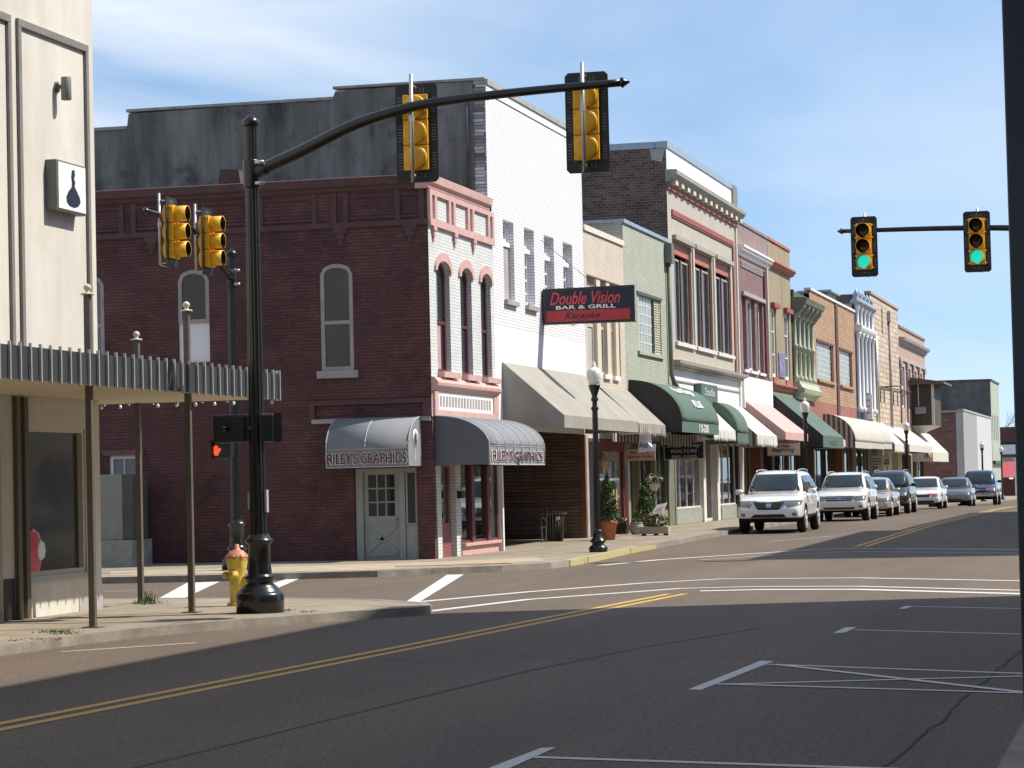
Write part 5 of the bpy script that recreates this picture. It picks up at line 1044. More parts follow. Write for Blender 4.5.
# ---- grass tufts at the kerb
gr = MB(); rr = random.Random(5)
def tuft(px, py, n, sp, h=.12):
    c = G(px, py, .11)
    for _ in range(n):
        x, y = c.x+rr.gauss(0, sp), c.y+rr.gauss(0, sp); a = rr.uniform(0, 6.28); w = .012; hh = h*rr.uniform(.4, 1); dx, dy = rr.gauss(0, .04), rr.gauss(0, .04)
        gr.add([(x-w*math.cos(a), y-w*math.sin(a), c.z-.01), (x+w*math.cos(a), y+w*math.sin(a), c.z-.01), (x+dx, y+dy, c.z+hh)], [(0, 1, 2)])
for a in ((146, 602, 60, .06, .2), (150, 604, 60, .12, .12), (57, 632, 90, .12, .05), (65, 634, 60, .1, .04), (30, 640, 60, .15, .03), (31, 606, 60, .08, .08), (285, 611, 30, .06, .05), (308, 612, 30, .06, .04)): tuft(*a)
tag(gr.build('grass', 'grass'), 'short green weeds growing at the kerb and post feet', 'grass', kind='stuff')

# ================================================================ street furniture
def mast(x, y, arm_pts, armr, label, top=6.73, second=False):
    t = thing('signal_mast', label, 'signal mast', (x, y, .11), 'signal masts at the junction')
    b = MB(); b.lathe([(.32, 0), (.325, .24), (.3, .27), (.28, .28), (.27, .3), (.24, .34), (.17, .4), (.2, .45), (.22, .47), (.17, .5), (.16, .53), (.165, .56), (.155, .62), (.145, .9), (.17, .93), (.19, .955), (.19, .97), (.16, .99), (.13, 1.05)], (x, y, .11), 'x', 28); b.build('base', 'black_iron', t)
    b = MB(); b.lathe([(.115, 1.04), (.105, 3), (.088, top-.2)], (x, y, .11), 'x', 32, flute=.06); b.build('pole', 'black_iron', t)
    b = MB(); b.lathe([(.088, top-.2), (.115, top-.19), (.115, top-.13), (.095, top-.09), (.05, top-.06), (.03, top-.04), (0, top-.03)], (x, y, .11), 'x', 20); b.build('cap', 'black_iron', t)
    b = MB(); b.tube(arm_pts, armr, n=14); b.build('arm', 'black_iron', t)
    p = Vector(arm_pts[0]); d = (Vector(arm_pts[1])-p).normalized(); b = MB()
    b.lathe([(.108, -.19), (.118, -.18), (.118, .18), (.108, .19)], p, 'x', 20); b.tube([p+d*.1, p+d*.24], .1); b.build('clamp', 'black_iron', t, bevel=.01)
    for dz in (-.14, .14):
        c = MB(); c.tube([p+Vector((.1, -.14, dz)), p+Vector((.22, -.14, dz))], .025, n=8); c.build('bolt', 'galvanised', t)
    e = Vector(arm_pts[-1]); d = (e-Vector(arm_pts[-2])).normalized(); c = MB(); c.tube([e, e+d*.03, e+d*.06, e+d*.13], [.05, .075, .05, .01], n=10); c.build('arm_end_cap', 'black_iron', t)
    return t
MX, MY = -11.77, 33.0
def curve(pts, n=5):
    pts = [Vector(p) for p in pts]; out = []
    for i in range(len(pts)-1):
        p0, p1, p2, p3 = pts[max(i-1, 0)], pts[i], pts[i+1], pts[min(i+2, len(pts)-1)]
        for k in range(n):
            s_ = k/n; out.append(.5*((2*p1)+(p2-p0)*s_+(2*p0-5*p1+4*p2-p3)*s_*s_+(3*p1-p0-3*p2+p3)*s_**3))
    return out+[pts[-1]]
a1 = curve([(MX, MY, 6.0), (-11.080, MY, 6.263), (-10.357, MY, 6.565), (-9.741, MY, 6.731), (-9.187, MY, 6.819), (-8.027, MY, 6.889), (-6.686, MY, 6.931)])
rs = [.095-(.045*i/(len(a1)-1)) for i in range(len(a1))]
m1 = mast(MX, MY, a1, rs, 'near signal mast with a long curved arm reaching over the street')
for z in (1.4, 1.5): pass
b = MB(); b.box(MX+.105, MX+.135, MY-.04, MY+.04, 1.45, 1.75); b.build('push_button_plate', 'lintel_grey', m1); b = MB(); b.box(MX-.135, MX-.105, MY-.04, MY+.04, 1.5, 1.72); b.build('push_button_plate', 'lintel_grey', m1)
X2, Y2 = -18.45, 50.4
a2 = curve([(X2, Y2, 6.12), (X2, Y2-.7, 6.42), (X2, Y2-1.5, 6.76), (X2, Y2-2.4, 6.92), (X2, Y2-3.6, 7.02), (X2, Y2-4.6, 7.06)])
mast(X2, Y2, a2, [.09-(.04*i/(len(a2)-1)) for i in range(len(a2))], 'signal mast on the far corner by the maroon brick wall', 6.65)
X3, Y3 = -.6, 57.5
a3 = curve([(X3, Y3, 6.5), (-1.3, Y3, 6.75), (-2.2, Y3, 6.98), (-3.2, Y3, 7.08), (-4.8, Y3, 7.14), (-6.7, Y3, 7.17)])
mast(X3, Y3, a3, [.095-(.05*i/(len(a3)-1)) for i in range(len(a3))], 'signal mast beyond the right edge whose arm carries the green lights')

# traffic light built facing -Y, origin at arm centre line
def traffic_light(lit=None, long_visor=False):
    t = thing('traffic_light', 'x', 'traffic light', local=True, group='traffic lights'); t['_local'] = 1
    H_, yv = 1.02, .0
    bp = MB(); w, h = .29, .665; c = .045
    bp.prism([(-w+c, -h), (w-c, -h), (w, -h+c), (w, h-c), (w-c, h), (-w+c, h), (-w, h-c), (-w, -h+c)], .0, .012, axis='Y'); sl = bp
    for s_ in (-1, 1):
        for zc in (-.38, .0, .38):
            for k in range(6): z = zc-.1+k*.04; sl.box(s_*.205, s_*.262, -.003, .015, z-.005, z+.005, 'slot_grey')
    for s_ in (-1, 1):
        for k in range(5): x = -.1+k*.05; sl.box(x-.005, x+.005, -.003, .015, s_*.575-.03, s_*.575+.03, 'slot_grey')
    bp.build('backplate', 'signal_black', t)
    hb = MB()
    for k, z in enumerate((.34, 0, -.34)):
        hb.box(-.17, .17, -.09, .1, z-.166, z+.166)
        hb.lathe([(.165, .1), (.155, .135), (.1, .15), (.0, .155)], (0, 0, z), 'x', 18, axis='Y')
    for s_ in (-1, 1):
        for z in (.47, .2, -.2, -.47): hb.box(s_*.165, s_*.2, -.06, -.02, z-.02, z+.02)
    hb.build('housing', 'signal_yellow', t, bevel=.012)
    for k, (z, m) in enumerate(((.34, 'lens_red'), (0, 'lens_amber'), (-.34, 'lens_green_lit' if lit else 'lens_dark'))):
        v = MB(); n = 20; L_ = .24
        vs_ = []; fs = []
        for i in range(n+1):
            an = R(-70)+R(320)*i/n; c_, s_ = math.cos(an), math.sin(an); dl = L_
            for rr_, y in ((.155, -.09), (.158, -.09-dl), (.148, -.09-dl), (.147, -.09)): vs_.append((rr_*c_, y, z+rr_*s_))
        for i in range(n):
            for q in range(4): fs.append((i*4+q, i*4+(q+1) % 4, (i+1)*4+(q+1) % 4, (i+1)*4+q))
        v.add(vs_, [f_ for k_, f_ in enumerate(fs) if k_ % 4 != 2], 'x', True); v.add(vs_, [f_ for k_, f_ in enumerate(fs) if k_ % 4 == 2], 'signal_black', True); v.build('visor', 'signal_yellow', t)
        l = MB(); l.lathe([(.148, -.088), (.14, -.105), (.09, -.118), (0, -.122)], (0, 0, z), 'x', 20, axis='Y'); l.build('lens', m, t)
    br = MB(); br.tube([(0, .25, -.62), (0, .25, .76)], .026, n=8); br.tube([(0, .0, .6), (0, .25, .62)], .015, n=6); br.tube([(0, 0, -.56), (0, .25, -.6)], .015, n=6); br.tube([(.0, .25, -.62), (.06, .1, -.66)], .012, n=6); br.box(-.032, .032, .22, .28, .12, .2); br.build('mounting_bracket', 'galvanised', t)
    return t
L0 = traffic_light(); LG = traffic_light(True)
def place(src, first, loc, rot, label):
    if first: src.location = loc; src.rotation_euler = (0, 0, rot); src['label'] = label; return src
    return copy_tree(src, loc, label, src.get('group'), rot)
PI = math.pi
# near arm: backs towards the camera; arm passes through z .6 above signal centre
zz = 6.43
place(L0, True, (-9.53, MY+.31, 6.47), PI, 'traffic light seen from behind, left one on the near mast arm')
place(L0, False, (-7.2, MY+.31, 6.48), PI, 'traffic light seen from behind, right one near the tip of the near arm')
place(L0, False, (X2+.27, 46.4, 6.7), PI/2, 'side facing traffic light nearer the tip of the far corner arm')
place(L0, False, (X2+.27, 48.3, 6.68), PI/2, 'side facing traffic light nearer the pole of the far corner mast')
place(LG, True, (-6.21, Y3-.3, 6.78), 0, 'green lit traffic light, left one against the sky')
place(LG, False, (-3.76, Y3-.3, 6.78), 0, 'green lit traffic light, right one beside the dark porch post')

def ped_signal(loc, rot, label, lit):
    t = thing('pedestrian_signal', label, 'pedestrian signal', local=True, group='pedestrian signals'); t['_local'] = 1
    b = MB(); b.box(-.23, .23, -.08, .12, -.19, .19); b.build('housing', 'signal_black', t, bevel=.03)
    h = MB(); h.box(-.22, .22, -.2, -.08, .17, .19); h.box(-.22, -.2, -.18, -.08, -.19, .17); h.box(.2, .22, -.18, -.08, -.19, .17); h.build('hood', 'signal_black', t)
    m = MB(); m.tube([(.0, .1, 0), (.0, .3, 0)], .03, n=8); m.build('bracket', 'black_iron', t)
    if lit:
        f = MB(); s_ = .95
        for x0, x1, z0, z1 in ((-.18, -.05, -.12, -.02), (-.18, -.155, -.02, .07), (-.148, -.123, -.02, .1), (-.116, -.091, -.02, .1), (-.084, -.06, -.02, .075), (-.05, -.02, -.07, .02), (-.02, .0, -.03, .03), (-.16, -.07, -.15, -.125)): f.box(x0*.85-.03, x1*.85-.03, -.09, -.084, z0*.85, z1*.85)
        f.build('lit_hand', 'hand_lit', t)
    t.location = loc; t.rotation_euler = (0, 0, rot); t['label'] = label
    return t
ped_signal((-12.13, MY+.02, 2.58), PI*.98, 'dark pedestrian signal on the left of the near mast', False); ped_signal((-11.62, MY+.02, 2.58), PI*.62, 'dark pedestrian signal on the right of the near mast', False)
ped_signal((-18.66, Y2-.12, 2.6), 0, 'pedestrian signal showing a red hand on the far corner mast', True)

# hydrant
hx, hy = -12.84, 35.05; t = thing('fire_hydrant', 'yellow fire hydrant with faded orange cap behind the near mast', 'fire hydrant', (hx, hy, .11))
b = MB(); b.lathe([(.15, 0), (.15, .04), (.115, .05), (.11, .08), (.11, .42), (.115, .46), (.13, .5), (.15, .62), (.155, .65), (.16, .66), (.16, .68)], (hx, hy, .11), 'x', 24); b.build('barrel', 'hydrant_yellow', t)
b = MB(); b.lathe([(.165, .68), (.165, .7), (.14, .73), (.1, .78), (.05, .8), (.045, .82), (.035, .83), (.035, .87), (.0, .88)], (hx, hy, .11), 'x', 20); b.build('bonnet', 'hydrant_cap', t)
for i in range(8):
    a = i*PI/4; c = MB(); c.lathe([(.018, .655), (.018, .725)], (hx+.15*math.cos(a), hy+.15*math.sin(a), .11), 'x', 6); c.build('bolt', 'hydrant_cap', t)
for dx, dy, r_, z in ((1, 0, .07, .36), (.1, -1, .05, .44), (-1, 0, .04, .44)):
    b = MB(); v = Vector((dx, dy, 0)); c = Vector((hx, hy, .11+z)); b.tube([c+v*.08, c+v*.15, c+v*.151, c+v*.2, c+v*.201, c+v*.225], [r_, r_, r_*1.25, r_*1.25, r_*.5, r_*.5], n=14); b.build('outlet', 'hydrant_yellow', t)

# street lamps
def lamp(x, y, label, first=[None]):
    z = hz(y)+.12
    if first[0] is None:
        t = thing('street_lamp', label, 'street lamp', (x, y, z), 'acorn street lamps along the kerb'); first[0] = t
        b = MB(); b.lathe([(.2, 0), (.22, .03), (.22, .08), (.2, .13), (.15, .16), (.13, .19), (.16, .22), (.19, .25), (.17, .28), (.12, .34), (.1, .45), (.095, .47), (.11, .49), (.08, .52)], (x, y, z), 'x', 24, flute=0); b.build('base', 'black_iron', t)
        b = MB(); b.lathe([(.08, .5), (.065, 3.4)], (x, y, z), 'x', 24, flute=.08); b.lathe([(.07, 3.3), (.09, 3.33), (.09, 3.36), (.06, 3.4), (.055, 3.5), (.085, 3.54), (.085, 3.58), (.06, 3.62), (.075, 3.68), (.13, 3.84), (.14, 3.88), (.14, 3.9)], (x, y, z), 'x', 24); b.build('pole', 'black_iron', t)
        b = MB(); b.lathe([(.12, 3.9), (.15, 3.97), (.175, 4.08), (.18, 4.16), (.165, 4.2), (.172, 4.21), (.14, 4.26), (.07, 4.31), (.05, 4.33), (.055, 4.36), (.03, 4.42), (.01, 4.46), (0, 4.47)], (x, y, z), 'x', 24, flute=.03); b.build('globe', 'acorn_glass', t)
        return t
    return copy_tree(first[0], (x, y, z), label, first[0]['group'])
lamp(-12.83, 59.4, 'nearest acorn street lamp, standing before the white bar building')
lamp(-12.83, 96.3, 'acorn street lamp behind the first white parked car'); lamp(-12.83, 135.6, 'acorn street lamp before the stone block building'); lamp(-12.83, 193.5, 'acorn street lamp behind the blue truck'); lamp(-12.83, 217, 'farthest acorn street lamp, right of the blue truck')

# hanging bar sign, square to the street
t = thing('bar_sign', 'black and red hanging bar sign projecting from the white brick wall', 'sign', (XF, 66.85, 5.9))
a0, a1_ = -15.8+.03, -13.3; ys_ = 66.8
pts = [(a0, 5.93), (a1_, 5.93), (a1_, 6.9), (a0, 6.88)]
b = MB(); b.prism(pts, ys_, ys_+.28, axis='Y'); b.build('casing', 'sign_black', t, bevel=.012)
b = MB(); b.box(a1_-.02, a1_+.012, ys_+.02, ys_+.26, 5.95, 6.88); b.build('end_plate', 'flashing', t)
b = MB(); b.box(a0+.1, a1_-.12, ys_-.008, ys_-.002, 6.0, 6.29); b.build('red_band', 'sign_red', t)
b = MB(); b.box(a0+.06, a1_-.08, ys_-.005, ys_-.0015, 6.29, 6.82); b.build('black_panel', 'sign_navy', t)
text('Double Vision', 'letter_red', t, (-14.62, ys_-.012, 6.61), (1.9, .34), shear=.35, off=.012); text('BAR & GRILL', 'letter_white', t, (-14.6, ys_-.012, 6.37), (1.62, .1), off=.02); text('Karaoke', 'sign_black', t, (-14.7, ys_-.014, 6.15), (.95, .17), shear=.4)
b = MB()
for z in (6.1, 6.7): b.tube([(XF, ys_+.14, z), (a0+.02, ys_+.14, z)], .03)
b.tube([(XF, ys_+.14, 8.2), (-14.3, ys_+.14, 6.88)], .008, n=6); b.build('bracket', 'black_iron', t)

def flat_sign(name, label, cat, x0, x1, y, z0, z1, mat, edge=None, lines=(), hang=None, th=.05):
    t = thing(name, label, cat, ((x0+x1)/2, y, z0)); b = MB(); b.box(x0, x1, y, y+th, z0, z1); b.build('board', mat, t, bevel=.006)
    if edge:
        e = MB(); w = .03
        for a in ((x0, x1, z0, z0+w), (x0, x1, z1-w, z1), (x0, x0+w, z0+w, z1-w), (x1-w, x1, z0+w, z1-w)): e.box(a[0], a[1], y-.012, y-.002, a[2], a[3])
        e.build('rim', edge, t)
    for tx, m, cz, wh, sh in lines: text(tx, m, t, ((x0+x1)/2, y-.006, cz), wh, shear=sh, off=.012)
    if hang:
        c = MB()
        for x in (x0+.12, x1-.12): c.tube([(x, y+.02, z1), (x, y+.02, hang)], .008, n=5)
        c.build('chain', 'black_iron', t)
    return t
def xr(px, py, y): p = on(px, py, 'Y', y); return p.x, p.z
ya = 84.0; (ax, az), (bx, bz) = xr(664, 460, ya), xr(704, 441, ya)
flat_sign('realtor_sign', 'navy hanging realtors sign below the dark green barrel awning', 'sign', ax, bx, ya, az, bz, 'sign_navy', 'letter_grey', (('Shea Riley', 'letter_grey', az+(bz-az)*.76, ((bx-ax)*.86, .17), .3), ('REALTORS', 'letter_grey', az+(bz-az)*.47, ((bx-ax)*.64, .11), 0), ('885-0500', 'letter_grey', az+(bz-az)*.15, ((bx-ax)*.62, .11), 0)), 3.2)
ya = 76.0; (ax, az), (bx, bz) = xr(624.5, 461, ya), xr(655, 448.5, ya)
flat_sign('shop_sign', 'pinkish oblong hanging sign below the ragged tan awning', 'sign', ax, bx, ya, az, bz, 'sign_pink', None, (('Fashion &', 'brown_paint', az+(bz-az)*.7, ((bx-ax)*.6, .09), .1), ('Upscale Resale', 'brown_paint', az+(bz-az)*.32, ((bx-ax)*.84, .1), 0)), 3.1)
ya = 75.2; (ax, az), (bx, bz) = xr(638, 453, ya), xr(656, 437, ya)
t = thing('cloth_banner', 'white cloth banner with blue writing over the pinkish sign', 'banner', (ax, ya, az)); b = MB(); b.add([(ax, ya, az), (bx, ya-.1, az+.05), (bx+.0, ya-.06, bz-.2), (bx-.13, ya, bz-.22), (bx-.16, ya, bz+.1), (ax+.06, ya, bz+.1)], [(0, 1, 2, 3, 4, 5)]); b.build('cloth', 'sign_white', t, solid=.008); text('And', 'letter_blue', t, ((ax+bx)/2-.08, ya-.13, (az+bz)/2), (.28, .18), shear=.2, off=.02)
ya = 103.5; (ax, az), (bx, bz) = xr(767, 456.5, ya), xr(799.5, 442, ya)
flat_sign('banner_sign', 'white banner with red script and border under the pink awning', 'banner', ax, bx, ya, az, bz, 'offwhite_paint', 'letter_red', (('A New', 'letter_maroon', az+(bz-az)*.74, ((bx-ax)*.4, .13), .3), ('Beginning', 'letter_maroon', az+(bz-az)*.42, ((bx-ax)*.7, .2), .3)), 3.3)
# green upright sign over the small awning
t = thing('shop_sign', 'small green sign standing above the small green awning', 'sign', (XF+.2, 93.3, 4.4)); pa, pb = on(701.5, 392.5, 'X', XF+.25), on(718, 408, 'X', XF+.25)
b = MB(); b.box(XF+.02, XF+.25, pa.y, pb.y, 4.4, 5.12); b.build('board', 'fabric_green', t); text('Studio', 'letter_grey', t, (XF+.256, (pa.y+pb.y)/2, 4.85), (2.2, .28), '+X', shear=.2, off=.01)
pa, pb = on(864, 393.5, 'Y', 142.3), on(872.5, 419, 'Y', 142.3)
t = thing('projecting_sign', 'white projecting sign box with grey print before the columned front', 'sign', (XF, 142.3, 5)); b = MB(); b.box(pa.x, pb.x, 142.3, 142.7, pb.z, pa.z); b.build('casing', 'offwhite_paint', t, bevel=.02); b = MB(); b.box(XF, pa.x, 142.4, 142.6, pa.z-.7, pa.z-.5); b.build('bracket', 'dark_bronze', t)
b = MB()
for i in range(4): b.box(pa.x+.1, pb.x-.1, 142.285, 142.295, pb.z+.3+i*.34, pb.z+.4+i*.34)
b.build('print', 'lintel_grey', t)
pa, pb = on(864, 456, 'Y', 150), on(890, 465.5, 'Y', 150)
t = thing('shop_sign', 'pale oblong sign with dark squares below the drooping white awning', 'sign', (pa.x, 150, pb.z)); b = MB(); b.box(pa.x, pb.x, 150, 150.06, pb.z, pa.z); b.build('board', 'offwhite_paint', t); b = MB()
for i, (u, w) in enumerate(((.77, .06), (.84, .06), (.91, .06), (.84, .06), (.91, .06))): x = pa.x+(pb.x-pa.x)*u; b.box(x, x+(pb.x-pa.x)*w*.8, 149.98, 149.99, pb.z+(.06 if i < 3 else .24), pb.z+(.2 if i < 3 else .36))
for i in range(3): b.box(pa.x+.1, pa.x+(pb.x-pa.x)*.66, 149.98, 149.99, pb.z+.08+i*.15, pb.z+.12+i*.15)
b.build('print', 'letter_dark', t)

# ================================================================ pavement things before the shops
p = G(519, 543, .12); bx, by = p.x, p.y
t = thing('park_bench', 'black metal slatted bench in the shaded bar entrance', 'bench', (bx, by, .12)); bx -= .0
st_ = MB()
for i in range(6): st_.box(bx-.95, bx+.7, by-.28+i*.085, by-.22+i*.085, .55, .57)
st_.build('seat', 'bench_black', t); st_ = MB()
for i in range(6): z = .62+i*.075; st_.box(bx-.95, bx+.7, by+.24+i*.022, by+.26+i*.022, z, z+.055)
st_.build('backrest', 'bench_black', t)
for x in (bx-.93, bx+.7):
    l = MB(); l.tube(curve([(x, by-.32, .12), (x, by-.26, .3), (x, by-.3, .52), (x, by-.3, .76), (x, by-.22, .82), (x, by+.1, .8), (x, by+.24, .7)]), .022, n=8); l.tube(curve([(x, by+.3, .12), (x, by+.2, .32), (x, by+.22, .56), (x, by+.36, 1.1)]), .024, n=8); l.build('end_frame', 'bench_black', t)
p = G(554, 541.2, .12); t = thing('litter_bin', 'black slatted litter bin with flared rim in the bar entrance', 'litter bin', (p.x, p.y, .12)); b = MB(); n = 22
for i in range(n):
    a = 2*PI*i/n; c_, s_ = math.cos(a), math.sin(a); b.tube([(p.x+.24*c_, p.y+.24*s_, .16), (p.x+.26*c_, p.y+.26*s_, .8), (p.x+.34*c_, p.y+.34*s_, .92), (p.x+.36*c_, p.y+.36*s_, .9)], .02, n=5)
b.build('slats', 'bench_black', t); b = MB(); b.lathe([(.22, .04), (.22, .72), (.19, .72), (.19, .06)], (p.x, p.y, .12), 'x', 20); b.build('liner', 'signal_black', t)
b = MB()
for i in range(n): a = 2*PI*i/n; b.box(p.x+.345*math.cos(a)-.02, p.x+.345*math.cos(a)+.02, p.y+.345*math.sin(a)-.02, p.y+.345*math.sin(a)+.02, .9, .93)
b.build('rim', 'galvanised', t)

def leafball(mb, c, rx, ry, rz, n, size, rr, mats=('leaf_dark', 'leaf_light'), shell_=.55):
    for _ in range(n):
        d = Vector((rr.gauss(0, 1), rr.gauss(0, 1), rr.gauss(0, 1))).normalized()*(shell_+(1-shell_)*rr.random()**.5); p = Vector(c)+Vector((d.x*rx, d.y*ry, d.z*rz)); s_ = size*rr.uniform(.6, 1.3)
        a = Vector((rr.gauss(0, 1), rr.gauss(0, 1), rr.gauss(0, 1))).normalized(); b = a.cross(Vector((rr.gauss(0, 1), rr.gauss(0, 1), rr.gauss(0, 1)))).normalized()
        mb.add([p-a*s_, p+b*s_*.5, p+a*s_, p-b*s_*.5], [(0, 1, 2, 3)], rr.choice(mats))
def conifer(x, y, z, h, r, label, potm, rr, pot_h=.55, pot_r=.25):
    t = thing('potted_conifer', label, 'potted tree', (x, y, z)); b = MB(); b.lathe([(pot_r*.62, 0), (pot_r*.9, pot_h*.82), (pot_r, pot_h*.84), (pot_r, pot_h), (pot_r*.88, pot_h), (pot_r*.85, pot_h-.06)], (x, y, z), 'x', 20); b.build('pot', potm, t)
    b = MB(); b.tube([(x, y, z+pot_h-.05), (x, y, z+pot_h+h*.8)], .03, n=6); b.build('trunk', 'bark', t); b = MB()
    for i in range(14): k = i/13; rad = r*(1-k)**.75+.03; leafball(b, (x+rr.uniform(-.03, .03), y+rr.uniform(-.03, .03), z+pot_h+.05+h*k), rad, rad, h/11, int(230*(1-k)+50), .04, rr)
    b.build('foliage', 'leaf_dark', t); return t
rr = random.Random(11)
p = G(608.5, 540, .12); conifer(p.x, p.y, .12, 1.15, .32, 'clipped conifer in a terracotta pot just right of the nearest lamp', 'terracotta', rr, .58, .27)
p = G(640, 534, .12); b = MB(); leafball(b, (p.x-.55, p.y-3.2, .9), .1, .1, .1, 1, .01, rr)
p = G(646.5, 532, .12); conifer(p.x, p.y, .16, 1.15, .36, 'dark clipped conifer in a brown pot behind the flower cart', 'clay_dark', rr, .42, .28)
p = G(636.5, 534.5, .12); t = thing('urn_planter', 'round grey urn with a small green plant', 'planter', (p.x, p.y, .12)); b = MB(); b.lathe([(.12, 0), (.14, .03), (.1, .06), (.18, .14), (.22, .26), (.2, .36), (.17, .4), (.2, .42), (.17, .43)], (p.x, p.y, .12), 'x', 20); b.build('urn', 'urn_grey', t); b = MB(); leafball(b, (p.x, p.y, .68), .14, .14, .2, 160, .05, rr, ('leaf_light', 'leaf_dark')); b.build('plant', 'leaf_light', t)
p = G(655, 535.5, .12); t = thing('flower_cart', 'low wooden cart of flowers beside the potted conifers', 'flower cart', (p.x, p.y, .12)); b = MB(); b.box(p.x-.42, p.x+.42, p.y-.16, p.y+.2, .24, .44); b.build('tray', 'cart_wood', t, bevel=.01)
for dx in (-.3, .05, .34): b = MB(); b.lathe([(.07, -.02), (.07, .02)], (p.x+dx, p.y-.1, .2), 'x', 12, axis='Y'); b.build('wheel', 'signal_black', t)
b = MB(); leafball(b, (p.x+.05, p.y, .6), .38, .16, .22, 420, .045, rr, ('leaf_light', 'leaf_dark', 'leaf_light')); b.build('plants', 'leaf_light', t); b = MB(); leafball(b, (p.x+.05, p.y-.03, .66), .38, .16, .22, 70, .035, rr, ('petal_white', 'petal_yellow', 'petal_pink')); b.build('blossoms', 'petal_white', t)
q = p; xa, za = xr(659, 509, q.y-.1); t = thing('leaflet_stand', 'tilted printed leaflet board on a post above the flower cart', 'display stand', (q.x, q.y, .12)); b = MB(); b.add([(xa-.2, q.y-.2, za-.16), (xa+.12, q.y-.25, za-.1), (xa+.24, q.y-.1, za+.17), (xa-.08, q.y-.05, za+.11)], [(0, 1, 2, 3)]); b.build('board', 'sign_white', t, solid=.02); b = MB(); b.add([(xa-.12, q.y-.2, za-.1), (xa+.08, q.y-.24, za-.06), (xa+.14, q.y-.16, za+.05), (xa-.06, q.y-.12, za+.0)], [(0, 1, 2, 3)]); b.v = [(v[0], v[1]-.03, v[2]+.02) for v in b.v]; b.build('print', 'sign_pink', t, solid=.004); b = MB(); b.tube([(xa, q.y-.1, .4), (xa, q.y-.1, za)], .02, n=6); b.build('post', 'galvanised', t)
xa, za = xr(655, 482, q.y); t = thing('hanging_flowers', 'white flowers in a basket on a tall green stand', 'flower basket', (xa, q.y, .12)); b = MB(); b.tube([(xa-.03, q.y, .4), (xa-.03, q.y, za-.2)], .018, n=6); b.build('stand', 'dark_sage', t); b = MB(); b.lathe([(.08, -.2), (.16, -.02), (.15, 0)], (xa-.02, q.y, za-.05), 'x', 14); b.build('basket', 'cream_trim', t); b = MB(); leafball(b, (xa+.03, q.y, za+.08), .24, .18, .17, 240, .05, rr, ('leaf_light', 'leaf_dark')); leafball(b, (xa-.05, q.y, za-.75), .06, .06, .5, 120, .04, rr, ('leaf_light', 'leaf_dark')); b.build('foliage', 'leaf_light', t); b = MB(); leafball(b, (xa+.0, q.y-.05, za+.1), .24, .16, .16, 50, .045, rr, ('petal_white', 'petal_white')); b.build('blossoms', 'petal_white', t)
p = G(621, 534, .12); t = thing('planter_box', 'black box planter with pink and white flowers by the red shop window', 'planter', (p.x, p.y, .12)); b = MB(); b.box(p.x-.2, p.x+.2, p.y-.15, p.y+.2, .12, .52); b.build('box', 'signal_black', t, bevel=.01); b = MB(); leafball(b, (p.x, p.y, .6), .2, .15, .1, 140, .04, rr); b.build('foliage', 'leaf_dark', t); b = MB(); leafball(b, (p.x+.12, p.y-.05, .64), .08, .08, .05, 20, .05, rr, ('petal_white', 'leaf_light')); leafball(b, (p.x-.12, p.y, .95), .1, .1, .1, 24, .05, rr, ('petal_pink', 'petal_red')); b.build('blossoms', 'petal_pink', t); b = MB(); b.tube([(p.x-.12, p.y, .5), (p.x-.12, p.y, .95)], .008, n=5); b.build('stem', 'leaf_dark', t)
# utility cabinet by the maroon wall
t = thing('utility_cabinet', 'grey utility cabinet on a concrete plinth against the maroon wall', 'cabinet', (-23.2, 54.6, .12)); gbox(t, 'plinth', 'plinth', -24.2, -22.4, 54.4, 55.6, 0, .7, .01); gbox(t, 'casing', 'cabinet_grey', -24.1, -22.66, 54.5, 55.4, .7, 2.18, .02); gbox(t, 'side_panel', 'roofing', -22.655, -22.42, 54.52, 55.4, .72, 2.17)

# ================================================================ parked cars (nose towards the camera)
def loft(rings, cap=True):
    n = len(rings[0]); vs_ = [p for r_ in rings for p in r_]; fs = []
    for i in range(len(rings)-1):
        for k in range(n): k2 = (k+1) % n; fs.append((i*n+k, i*n+k2, (i+1)*n+k2, (i+1)*n+k))
    if cap: fs += [tuple(range(n))[::-1], tuple((len(rings)-1)*n+k for k in range(n))]
    return vs_, fs
def mesh_eval(vs_, fs, mats, subd, cutters=()):
    me = bpy.data.meshes.new('m'); me.from_pydata(vs_, [], fs); me.materials.append(MATS[mats]); 
    bm = bmesh.new(); bm.from_mesh(me); bmesh.ops.recalc_face_normals(bm, faces=bm.faces); bm.to_mesh(me); bm.free()
    o = bpy.data.objects.new('m', me); COL.objects.link(o); tmp = [o]
    if subd: m = o.modifiers.new('s', 'SUBSURF'); m.levels = subd; m.render_levels = subd
    for c in cutters:
        cm = bpy.data.meshes.new('c'); b = MB(); b.lathe([(c[3], -c[4]), (c[3], c[4])], (c[0], c[1], c[2]), 'x', 28, axis='X'); cm.from_pydata(b.v, [], b.f); cm.materials.append(MATS['well'])
        bm = bmesh.new(); bm.from_mesh(cm); bmesh.ops.recalc_face_normals(bm, faces=bm.faces); bm.to_mesh(cm); bm.free()
        co = bpy.data.objects.new('c', cm); COL.objects.link(co); tmp.append(co)
        m = o.modifiers.new('b', 'BOOLEAN'); m.operation = 'DIFFERENCE'; m.object = co; m.solver = 'EXACT'; m.material_mode = 'TRANSFER'
    bpy.context.view_layer.update(); dg = bpy.context.evaluated_depsgraph_get(); out = bpy.data.meshes.new_from_object(o.evaluated_get(dg))
    for t_ in tmp: bpy.data.objects.remove(t_)
    for p in out.polygons: p.use_smooth = True
    return out
